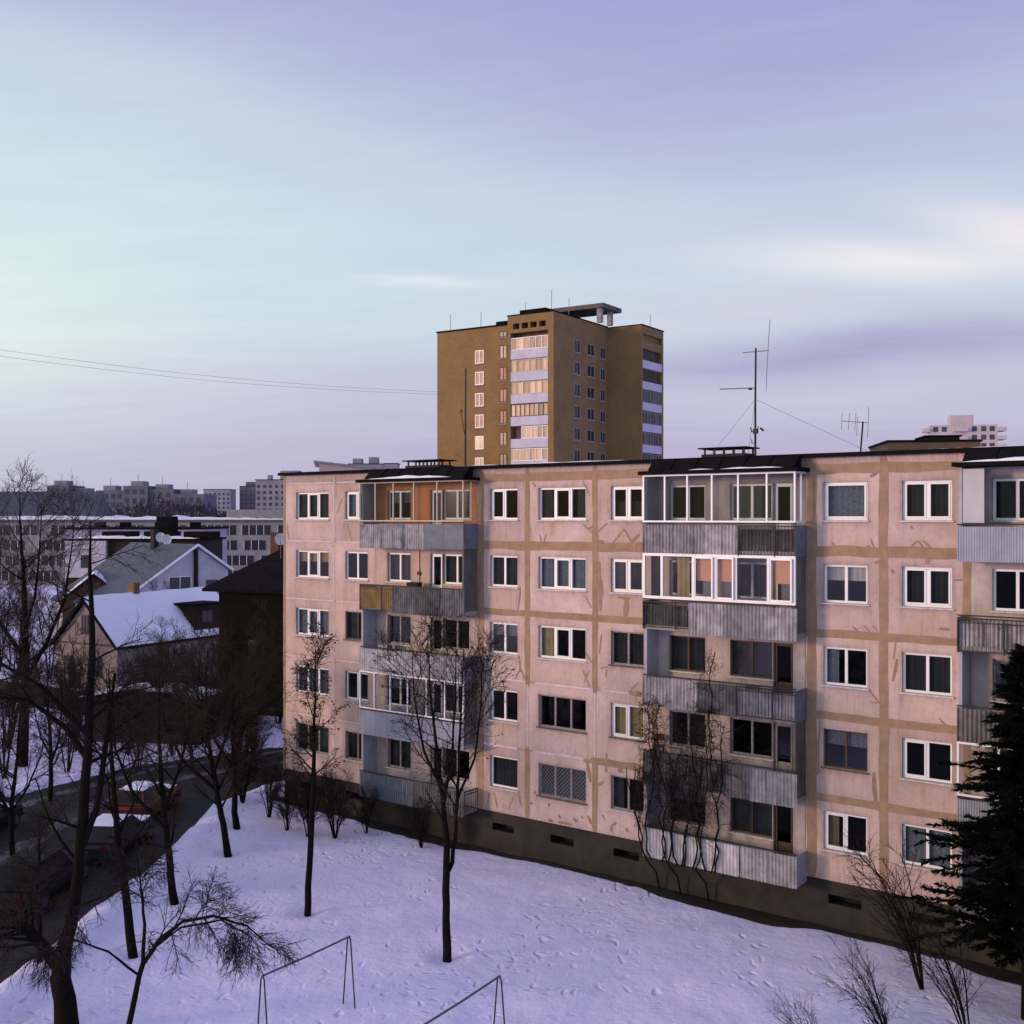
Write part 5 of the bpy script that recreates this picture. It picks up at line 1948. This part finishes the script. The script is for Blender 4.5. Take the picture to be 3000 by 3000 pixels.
# weeping young tree in the foreground, arching bough to the right
st = [[(-.45, 0, 0, .075), (-.28, 0, 1.6, .07), (-.02, 0, 3.0, .062), (.18, 0, 3.85, .055), (.55, -.1, 4.4, .045), (1.1, -.2, 4.85, .04), (1.8, -.3, 5.0, .03), (2.5, -.3, 4.8, .022), (3.1, -.3, 4.3, .012)],
      [(.18, 0, 3.85, .045), (.22, 0, 4.7, .035), (.1, .1, 5.5, .022), (0, .1, 6.2, .01)],
      [(.35, 0, 4.15, .03), (.9, .4, 4.5, .025), (1.7, .7, 4.55, .02), (2.4, .8, 4.1, .01)],
      [(.1, 0, 3.6, .03), (-.5, -.2, 4.2, .025), (-1.2, -.3, 4.5, .015), (-1.8, -.4, 4.2, .008)]]
lv = [dict(count=13, start=.45, lrange=(.7, 1.5), arange=(30, 80), rratio=.5, up=-.07, segs=5, wob=.12, rmin=.008, rmax=.02),
      dict(count=10, start=.15, lrange=(.35, .9), arange=(25, 60), rratio=.6, up=-.12, segs=4, wob=.12, rmin=.007),
      dict(count=6, start=.1, lrange=(.15, .45), arange=(25, 60), rratio=.7, up=-.1, segs=2, wob=.14, rmin=.0055)]
bare_tree('weeping_tree', 'small weeping tree with one dense arching bough at the bottom left', (-8.2, 24.0, gz(-8.2, 24)), st, lv, 52)

# large spreading tree against the sky at the left edge
st = [[(0, 0, 0, .34), (.1, 0, 3, .28), (.2, 0, 6, .24), (.1, .1, 9, .18), (.0, .1, 12, .11), (-.2, .1, 15, .05), (-.2, .1, 16.8, .02)],
      [(.2, 0, 5.2, .16), (1.4, .2, 7.4, .12), (2.4, .4, 10, .08), (2.8, .4, 13, .04), (3.0, .4, 15.0, .02)],
      [(.2, 0, 6.4, .15), (-1.2, -.3, 8.6, .11), (-2.4, -.4, 11.2, .07), (-3, -.5, 14.5, .025)],
      [(.15, .05, 8.2, .11), (1.0, -.5, 10.4, .08), (1.4, -.8, 13.2, .04), (1.5, -.8, 15.8, .015)]]
lv = [dict(count=15, start=.30, lrange=(2.4, 4.8), arange=(30, 70), rratio=.45, up=.05, segs=7, wob=.12, rmin=.025, rmax=.08),
      dict(count=8, start=.2, lrange=(1.0, 2.4), arange=(25, 65), rratio=.55, up=.03, segs=4, wob=.16, rmin=.014),
      dict(count=6, start=.15, lrange=(.4, 1.1), arange=(25, 65), rratio=.7, up=.02, segs=3, wob=.18, rmin=.011)]
bare_tree('spreading_tree', 'large spreading bare tree against the sky at the left edge', (-26.6, 60, 0), st, lv, 53, 'big bare trees on the left', twigm='twig_far', scale=.9)
bare_tree('spreading_tree', 'big bare tree cut by the left picture edge, left of the spreading one', (-31.5, 66, 0), st, lv, 53, 'big bare trees on the left', rz=2.2, scale=.85, twigm='twig_far')

# brown thicket trees and shrubs between the houses and the road
SPECS = {}


def thicket_shape(seed, H, nst, spread):
    r_ = random.Random(seed)
    stems = []
    for k in range(nst):
        a = r_.uniform(0, 6.283)
        s = spread * r_.uniform(.3, 1)
        h = H * r_.uniform(.7, 1)
        dx, dy = math.cos(a) * s, math.sin(a) * s
        stems.append([(dx * .08, dy * .08, 0, .05), (dx * .3, dy * .3, h * .3, .04), (dx * .7, dy * .7, h * .65, .026), (dx, dy, h, .01)])
    return stems


lv_thick = [dict(count=9, start=.2, lrange=(.9, 2.0), arange=(20, 55), rratio=.55, up=.08, segs=5, wob=.12, rmin=.014, rmax=.03),
            dict(count=7, start=.15, lrange=(.5, 1.1), arange=(20, 55), rratio=.6, up=.05, segs=3, wob=.15, rmin=.011),
            dict(count=6, start=.1, lrange=(.25, .6), arange=(20, 60), rratio=.7, up=.03, segs=2, wob=.15, rmin=.009)]
TH_POS = [
    (-15.8, 63.5, 1.15, 'tall brown bare tree thicket left of the block corner'), (-18.9, 61.8, .75, 'brown thicket tree right in front of the garage door'),
    (-13.2, 66.5, 1.2, 'brown thicket tree close to the dark hipped house'), (-21.8, 62.6, .7, 'brown thicket tree covering the garage middle'),
    (-16.6, 69.5, .95, 'tall thicket tree before the dark hipped roof'), (-25.2, 64.0, 1.0, 'brown thicket tree at the garage left corner'),
    (-20.4, 74.0, 1.0, 'thicket tree in front of the snowy roof, right half'), (-24.5, 78.0, .95, 'thicket tree in front of the snowy roof, middle'),
    (-28.5, 71.0, .7, 'thicket tree rising from the garden fence'), (-13.4, 57.8, .75, 'low thicket tree at the road bend'),
    (-34.0, 78.0, .6, 'thicket tree before the pinkish gable'), (-30.0, 96.0, 1.2, 'thicket tree behind the snowy house'),
    (-38.5, 92.0, 1.3, 'dark thicket tree left of the pinkish gable'), (-42.0, 84.0, 1.2, 'dark thicket tree at the far left behind the fence'),
    (-17.2, 80.0, .8, 'thicket tree between the snowy and the dark house'), (-36.0, 70.0, 1.0, 'dark thicket tree at the left edge before the fence'),
    (-22.9, 70.6, .75, 'thicket tree behind the garage roof'), (-15.2, 72.0, 1.0, 'thicket tree against the ochre wall of the dark house'),
    (-14.6, 60.3, 1.0, 'thicket tree between the road bend and the ochre wall'), (-17.0, 59.2, .85, 'thicket tree at the far kerb of the road bend'),
    (-19.9, 58.8, .8, 'low thicket tree in front of the garage right end'), (-23.6, 58.6, .85, 'low thicket tree in front of the garage left end'),
    (-26.4, 57.4, .9, 'thicket tree by the trunk of the spreading tree'), (-20.8, 67.0, .85, 'thicket tree rising behind the garage middle'),
    (-24.0, 73.5, .8, 'thicket tree left behind the garage'), (-29.5, 64.5, 1.1, 'dark thicket tree on the snow yard left of the garage'),
    (-12.4, 62.0, .9, 'thicket tree tucked beside the block corner'), (-34.5, 60.0, 1.05, 'thicket tree at the left edge of the snow yard'),
    (-17.8, 64.6, 1.1, 'thicket tree right of the garage'), (-26.8, 68.2, .75, 'thicket tree between garage and garden fence'),
    (-48.0, 101.0, 1.25, 'dark thicket tree left of the small orange house'), (-52.5, 106.0, 1.3, 'dark thicket tree farthest left on the snowy slope'),
    (-49.5, 113.0, 1.3, 'dark thicket tree before the long slab building at left'), (-41.5, 93.0, 1.0, 'dark thicket tree under the white-gabled house'),
    (-39.0, 78.5, .85, 'dark thicket tree behind the left end of the fence'),
    (-45.0, 97.0, 1.2, 'dark thicket tree before the orange house'), (-26.5, 81.0, .6, 'thicket tree beside the snowy house eave'),
]
for i, (x, y, s, lab) in enumerate(TH_POS):
    k = i % 4
    bare_tree('thicket_tree', lab, (x, y, -.05), thicket_shape(70 + k, 6.4, 5 + k % 2, 1.7), lv_thick, 70 + k, 'brown thicket between road and houses',
              'bark_brown', 'twig_brown', rz=i * 1.7, scale=s)
SH = [(-8.6, 46.6, .55, 'bushy shrub clump beside the slender tree foot'), (-7.4, 46.2, .52, 'shrub clump at the plinth near the first cellar vent'),
      (-10.9, 49.6, .5, 'thin shrub on the snow by the block corner'), (-6.2, 47.0, .36, 'small twiggy shrub under the left balconies'),
      (-3.7, 45.0, .38, 'narrow shrub under the right end of the left balconies'), (-12.6, 51.6, .75, 'wide shrub between road bend and block corner'),
      (-9.7, 47.6, .42, 'low shrub just left of the slender tree')]
for i, (x, y, s, lab) in enumerate(SH):
    bare_tree('bare_shrub', lab, (x, y, gz(x, y)), thicket_shape(90 + i % 2, 5.2, 8, 1.5), lv_thick, 90 + i % 2, 'bare shrubs along the block', 'bark', 'twig', rz=i * 2.1, scale=s)
# arching shrubs bottom right
lv_arch = [dict(count=9, start=.2, lrange=(.7, 1.7), arange=(18, 50), rratio=.55, up=.02, segs=5, wob=.09, rmin=.008, rmax=.02),
           dict(count=5, start=.15, lrange=(.3, .8), arange=(20, 55), rratio=.6, up=0, segs=3, wob=.12, rmin=.006)]
for i, (x, y, s, lab) in enumerate([(9.4, 27.2, .72, 'arching bare shrub in the lower right corner, taller stems'), (11.8, 28.4, .85, 'arching bare shrub below the conifer'),
                                    (7.3, 26.0, .55, 'low bare shrub right of centre at the bottom edge'), (11.8, 31.6, 1.05, 'tall bare shrub reaching over the lower right windows')]):
    r_ = random.Random(130 + i)
    stems = []
    for k in range(9):
        a = r_.uniform(2.2, 4.2)
        sp_ = r_.uniform(.7, 2.7)
        h = r_.uniform(2.6, 4.0)
        dx, dy = math.cos(a) * sp_, math.sin(a) * sp_ * .6
        stems.append([(dx * .05, dy * .05, 0, .028), (dx * .25, dy * .25, h * .4, .022), (dx * .62, dy * .62, h * .8, .014), (dx, dy, h, .006)])
    bare_tree('arching_shrub', lab, (x, y, gz(x, y)), stems, lv_arch, 130 + i, 'arching shrubs at the lower right', scale=s)


# dark conifer at the right edge
def conifer(loc, H, label, seed):
    r_ = random.Random(seed)
    e = empty('conifer', loc, 0, label, 'tree')
    MB().tube([(0, 0, 0), (.02, 0, H * .3), (0, .02, H * .7), (0, 0, H)], [.17, .14, .07, .015], 8).build('trunk', 'bark', e, True)
    bm, nm = MB(), MB()
    z = 1.9
    while z < H - .2:
        t = (z - 1.9) / (H - 1.9)
        rr = 3.75 * (1 - t) ** .8 * (.75 + .25 * math.sin(z * 3.1)) + .22
        if t < .12:
            rr *= .6 + t * 3.3
        for k in range(r_.randint(9, 12)):
            a = r_.uniform(0, 6.283)
            L = rr * r_.uniform(.55, 1.12)
            d = Vector((math.cos(a), math.sin(a), r_.uniform(-.05, .35) if t < .8 else .6))
            p0 = Vector((0, 0, z + r_.uniform(-.1, .1)))
            pts = march(p0, d, L, 6, .06, -.035, r_)
            bm.tube(pts, [.028 * (1 - .8 * j / 6) for j in range(7)], 4, cap=False)
            ns = int(12 + L * 13)
            for s in range(ns):
                f = (.12 + .88 * s / ns) * 6
                i = min(int(f), 5)
                p = pts[i].lerp(pts[i + 1], f - i)
                tan = (pts[i + 1] - pts[i]).normalized()
                for side in (-1, 1):
                    sd_ = tan.cross(Vector((0, 0, 1))).normalized() * side
                    dd = (tan * .8 + sd_ * r_.uniform(.5, 1.1) + Vector((0, 0, r_.uniform(-.5, .3)))).normalized()
                    l = r_.uniform(.18, .42) * (1.15 - .5 * f / 6)
                    tip = p + dd * l
                    u = perp(dd, r_) * r_.uniform(.025, .05)
                    m = p.lerp(tip, .45)
                    nm.quad(tuple(p), tuple(m - u), tuple(tip), tuple(m + u))
                    # needle barbs
                    for q in range(5):
                        c = p.lerp(tip, (q + 1) / 6)
                        w = rot_about(dd, perp(dd, r_), R(r_.uniform(35, 60))) * r_.uniform(.07, .13)
                        uu = perp(w, r_) * .008
                        nm.tri(tuple(c - uu), tuple(c + uu), tuple(c + w))
        z += .21
    bm.build('branches', 'bark', e)
    nm.build('crown', 'needles', e)
    return e


conifer((13.9, 29.8, gz(13.9, 29.8)), 10.2, 'dark conifer covering the right edge in front of the block', 5)

# creeper on the second balcony stack
vine = empty('climbing_vine', BC, -TH, 'leafless dark creeper tangled over the lower middle balconies', 'vine')
r_ = random.Random(77)
stems = []
for k in range(14):
    x0 = 20.3 + k * .22 + r_.uniform(-.15, .15)
    pts = ([Vector((x0 + .1, -.12, -.1)), Vector((x0 + .05, -.3, .7))] if k % 5 == 0 else []) + [Vector((x0, -OUT - .07, 1.35))]
    h = 1.3
    H = r_.uniform(3.8, 5.4) if k < 9 else r_.uniform(2.6, 6.5)
    x = x0
    while h < H:
        h += .4
        x += r_.uniform(-.2, .17)
        pts.append(Vector((x, -OUT - .07 - r_.uniform(0, .07), h)))
    stems.append((pts, [.03 * (1 - .7 * j / len(pts)) + .004 for j in range(len(pts))]))
for x0, z0_, z1_ in ((23.05, 4.2, 6.9), (22.75, 4.0, 6.8), (20.6, 4.3, 7.0), (20.75, 4.3, 6.6), (21.0, 4.2, 7.0), (22.9, 5.0, 9.2)):
    pts = []
    x, z = x0, z0_
    while z < z1_:
        pts.append(Vector((x, -OUT - .06 + r_.uniform(-.03, .03), z)))
        x += r_.uniform(-.1, .1)
        z += .3
    stems.append((pts, [.018] * len(pts)))
sm, tm = MB(), MB()
add_tubes(sm, stems, 5)
l1 = sub_branches(stems, 12, .42, (.5, 1.6), (30, 100), .6, -.05, 5, .22, r_, .010)
l2 = sub_branches(l1, 4, .1, (.25, .8), (25, 90), .7, -.10, 4, .25, r_, .008)
l3 = sub_branches(l2, 3, .1, (.15, .5), (25, 90), .7, -.12, 2, .25, r_, .0065)
# keep the tangle hugging the facade
def hug(br):
    for pts, rad in br:
        for p in pts:
            if p.y > -OUT - .05:
                p.y = -OUT - .05 - (p.y + OUT + .05) * .05
            if p.y < -OUT - .4:
                p.y = -OUT - .4
            if p.x < 20.1:
                p.x = 20.1 + (20.1 - p.x) * .3
    return br
add_tubes(tm, hug(l1), 4)
add_tubes(tm, hug(l2), 3)
add_tubes(tm, hug(l3), 3)
sm.build('stems', 'bark', vine, True)
tm.build('twigs', 'twig', vine)

# far wood on the horizon
r_ = random.Random(3)
fw = MB()
for k in range(26000):
    y = r_.uniform(290, 640)
    x = -y * r_.uniform(.20, .37)
    h = 12 + 7 * noise.noise(Vector((x * .035, y * .02, 0))) + 4 * noise.noise(Vector((x * .12, y * .05, 5)))
    z = h * (1 - r_.random() ** 1.6)
    s = r_.uniform(.12, .32)
    d = Vector((r_.gauss(0, .5), r_.gauss(0, .3), 1)).normalized() * r_.uniform(.9, 2.2)
    fw.tri((x - s, y, z), (x + s, y, z), (x + d.x, y + d.y, z + d.z))
tag(fw.build('far_wood', 'far_wood'), 'dark bare wood below the far skyline at left', 'wood', kind='stuff')


# ------------------------------------------------------------------ cars
def car(label, x, y, rz, paint, L=4.2, W=1.72, H=1.42, wagon=True, snow=1.0):
    e = empty('parked_car', (x, y, -.02), rz, label, 'car', 'cars parked along the road')
    hl = L / 2
    # side profile stations along the car: (x, sill z, shoulder z, half width)
    stn = [(-hl, .45, .70, .62), (-hl + .08, .30, .80, .76), (-hl + .5, .24, .84, .84), (-.9, .22, .88, .86), (0, .22, .90, .86), (.8, .22, .90, .86),
           (hl - .75, .24, .88, .84), (hl - .15, .30, .84, .78), (hl, .42, .74, .66)]
    b = MB()
    ring = []
    for (sx_, z0, z1, hw) in stn:
        i = len(b.v)
        hw *= W / 1.72
        b.v += [(sx_, -hw * .9, z0), (sx_, -hw, z0 + (z1 - z0) * .35), (sx_, -hw * .985, z0 + (z1 - z0) * .75), (sx_, -hw * .9, z1),
                (sx_, hw * .9, z1), (sx_, hw * .985, z0 + (z1 - z0) * .75), (sx_, hw, z0 + (z1 - z0) * .35), (sx_, hw * .9, z0)]
        ring.append(i)
    for a, c in zip(ring, ring[1:]):
        for k in range(8):
            j = (k + 1) % 8
            b.f.append((a + k, c + k, c + j, a + j))
    b.f.append(tuple(ring[0] + k for k in range(8)))
    b.f.append(tuple(ring[-1] + k for k in reversed(range(8))))
    # cabin
    fx, bx_ = .85, (-hl + .25 if wagon else -1.35)
    tf, tb = .15, (bx_ + .35 if wagon else -.75)
    cw, tw_ = .80 * W / 1.72, .62 * W / 1.72
    zs, zt = .87, H
    i = len(b.v)
    b.v += [(fx, -cw, zs), (fx, cw, zs), (bx_, cw, zs), (bx_, -cw, zs), (tf, -tw_, zt), (tf, tw_, zt), (tb, tw_, zt), (tb, -tw_, zt)]
    b.f += [(i, i + 1, i + 5, i + 4), (i + 1, i + 2, i + 6, i + 5), (i + 2, i + 3, i + 7, i + 6), (i + 3, i, i + 4, i + 7), (i + 4, i + 5, i + 6, i + 7)]
    body = b.build('body', paint, e)
    # windows as proud panes on the cabin faces
    def pane(P, name='window'):
        P = [Vector(p) for p in P]
        n = (P[1] - P[0]).cross(P[3] - P[0]).normalized()
        c = sum(P, Vector()) / 4
        if n.dot(c - Vector((0, 0, 1.0))) < 0:
            n = -n
        q = [c + (p - c) * .88 + n * .008 for p in P]
        m = MB()
        m.quad(*[tuple(v) for v in q])
        m.build(name, 'car_glass', e)
    V = [(fx, -cw, zs), (fx, cw, zs), (bx_, cw, zs), (bx_, -cw, zs), (tf, -tw_, zt), (tf, tw_, zt), (tb, tw_, zt), (tb, -tw_, zt)]
    pane([V[0], V[1], V[5], V[4]], 'windscreen')
    pane([V[2], V[3], V[7], V[6]], 'rear_window')
    lerp = lambda a, c, t: tuple(a[k] + (c[k] - a[k]) * t for k in range(3))
    for s0, s1, s2, s3 in ((V[0], V[3], V[7], V[4]), (V[1], V[2], V[6], V[5])):
        pane([s0, lerp(s0, s1, .48), lerp(s3, s2, .48), s3])
        pane([lerp(s0, s1, .52), s1, s2, lerp(s3, s2, .52)])
    for wx in (-hl + .78, hl - .80):
        for s in (-1, 1):
            m = MB()
            m.tube([(wx, s * W * .36, .31), (wx, s * W * .50, .31)], .31, 18)
            w_ = m.build('wheel', 'tyre', e)
            m = MB()
            m.tube([(wx, s * W * .495, .31), (wx, s * W * .506, .31)], .19, 14)
            m.build('rim', 'rim', w_)
    for s in (-1, 1):
        MB().box(hl - .07, hl + .004, s * .42 - .17, s * .42 + .17, .60, .74).build('headlight', 'lamp_clear', e)
        MB().box(-hl - .004, -hl + .05, s * .47 - .13, s * .47 + .13, .60, .80 if wagon else .76).build('tail_light', 'lamp_red', e)
        MB().box(fx - .28, fx - .10, s * (cw + .10) - .07, s * (cw + .10) + .07, zs + .02, zs + .15).build('mirror', paint, e)
    MB().box(hl - .02, hl + .05, -.7, .7, .30, .46).build('bumper', 'car_trim', e)
    MB().box(-hl - .05, -hl + .02, -.7, .7, .34, .50).build('bumper', 'car_trim', e)
    if snow:
        for nm, x0, x1, hw, z, h in (('snow_cap', tb, tf, tw_ * .96, zt + .001, .10 * snow), ('snow_cap', fx + .12, hl - .25, .66, .885, .07 * snow)):
            m = MB()
            n = 10
            for j in range(n + 1):
                for i in range(n + 1):
                    u, v = i / n, j / n
                    ed = min(1, 5 * min(u, 1 - u, v, 1 - v))
                    m.v.append((x0 + (x1 - x0) * u, -hw + 2 * hw * v, z + h * ed * (1 + .5 * noise.noise(Vector((u * 4 + x, v * 4, 2))))))
            for j in range(n):
                for i in range(n):
                    a = j * (n + 1) + i
                    m.f.append((a, a + 1, a + n + 2, a + n + 1))
            m.build(nm, 'snow_clump', e, True)
    return e


car('red hatchback with snow on its roof parked by the snow bank', -16.7, 50.4, R(82), 'car_red')
car('black estate car parked behind the red hatchback', -16.1, 44.9, R(86), 'car_blue', L=4.5, wagon=True, snow=.35)
car('large black car nearest to the lower left corner', -16.9, 39.6, R(88), 'car_black', L=4.9, W=1.85, H=1.62, wagon=True, snow=.0)
car('dark saloon on the far side of the road with snowy roof', -22.6, 47.0, R(84), 'car_black', wagon=False, snow=.9)
car('dark car at the left picture edge beyond the road', -21.6, 41.2, R(86), 'car_blue', wagon=False, snow=.5)


# ------------------------------------------------------------------ carpet frames on the snow
def carpet_frame(ax, ay, bx_, by_, label):
    dx, dy = bx_ - ax, by_ - ay
    L = math.hypot(dx, dy)
    e = empty('carpet_frame', (ax, ay, gz(ax, ay) + .05), math.atan2(dy, dx), label, 'carpet frame', 'bare metal frames on the snow')
    MB().tube([(-.03, 0, 1.92), (L / 2, 0, 1.90), (L + .03, 0, 1.92)], .028, 8).build('top_bar', 'iron_grey', e)
    for x in (0, L):
        for s in (-1, 1):
            MB().tube([(x, s * .015, 1.93), (x, s * .06, 1.82), (x, s * .24, -.2)], .020, 7).build('leg', 'iron', e)


carpet_frame(-4.5, 30.5, -6.3, 27.9, 'left metal carpet-beating frame with inverted V legs on the snow')
carpet_frame(-.32, 27.8, -2.1, 25.0, 'right metal carpet-beating frame with inverted V legs at the bottom edge')


# ------------------------------------------------------------------ odds and ends kept on the balconies
def chair_on(s0, o_, z, label):
    e = empty('stool', on_block(s0, o_, z), -TH + .4, label, 'stool')
    MB().box(-.2, .2, -.2, .2, .44, .48).build('seat', 'wood_brown', e)
    for a in (-.17, .17):
        for c in (-.17, .17):
            MB().box(a - .018, a + .018, c - .018, c + .018, 0, .44).build('leg', 'wood_brown', e)
    MB().box(-.2, .2, .17, .2, .62, .86).build('backrest', 'wood_brown', e)
    for a in (-.18, .18):
        MB().box(a - .018, a + .018, .17, .2, .48, .62).build('back_post', 'wood_brown', e)


chair_on(20.62, .45, FL[1] + .56, 'dark chair perched at the left end of the vine-grown balcony')
for i, (s0, o_, z, w, h, m, lab) in enumerate([
        (24.35, .62, FL[2], .5, .85, 'rust_panel', 'ochre board leaning inside the middle railing balcony'),
        (25.0, .55, FL[2], .45, .6, 'fence_wood', 'dark wooden crate behind the middle railing balcony'),
        (25.25, .6, FL[4], .45, .55, 'wood_grey', 'grey crate behind the dark railing of the top middle balcony'),
        (8.9, .55, FL[3], .55, 1.05, 'fence_wood', 'dark cupboard on the open balcony with the rusty panel'),
        (7.2, .55, FL[2], .5, 1.0, 'concrete_pale', 'pale box on the third-floor left balcony')]):
    p = on_block(s0, o_, z - .015)
    e = empty('storage_box' if i else 'leaning_board', p, -TH + .05 * i, lab, 'box' if i else 'board', None)
    d_ = .35 if i else .04
    MB().box(-w / 2, w / 2, -d_ / 2, d_ / 2, 0, h).build('body', m, e)
    MB().box(-w / 2 - .015, w / 2 + .015, -d_ / 2 - .015, d_ / 2 + .015, h + .001, h + .03).build('lid' if i else 'edge_strip', m, e)
# spiky pot plant on the right-hand balcony
p = on_block(32.3, .62, FL[3] - .015)
e = empty('pot_plant', p, -TH, 'dark spiky pot plant behind the railing of the right-edge balcony', 'plant')
MB().tube([(0, 0, 0), (0, 0, .3)], [.13, .18], 12).build('pot', 'rust_panel', e)
r_ = random.Random(9)
for k in range(14):
    a = r_.uniform(0, 6.28)
    t = r_.uniform(.3, .9)
    m = MB()
    c_, s_ = math.cos(a), math.sin(a)
    m.quad((-.03 * s_, .03 * c_, .28), (.03 * s_, -.03 * c_, .28), (c_ * t * .3 + .02 * s_, s_ * t * .3, .55), (c_ * t * .3 - .02 * s_, s_ * t * .3, .55))
    m.tri((c_ * t * .3 - .02 * s_, s_ * t * .3, .55), (c_ * t * .3 + .02 * s_, s_ * t * .3, .55), (c_ * t * .62, s_ * t * .62, .68))
    m.build('leaf', 'needles', e)
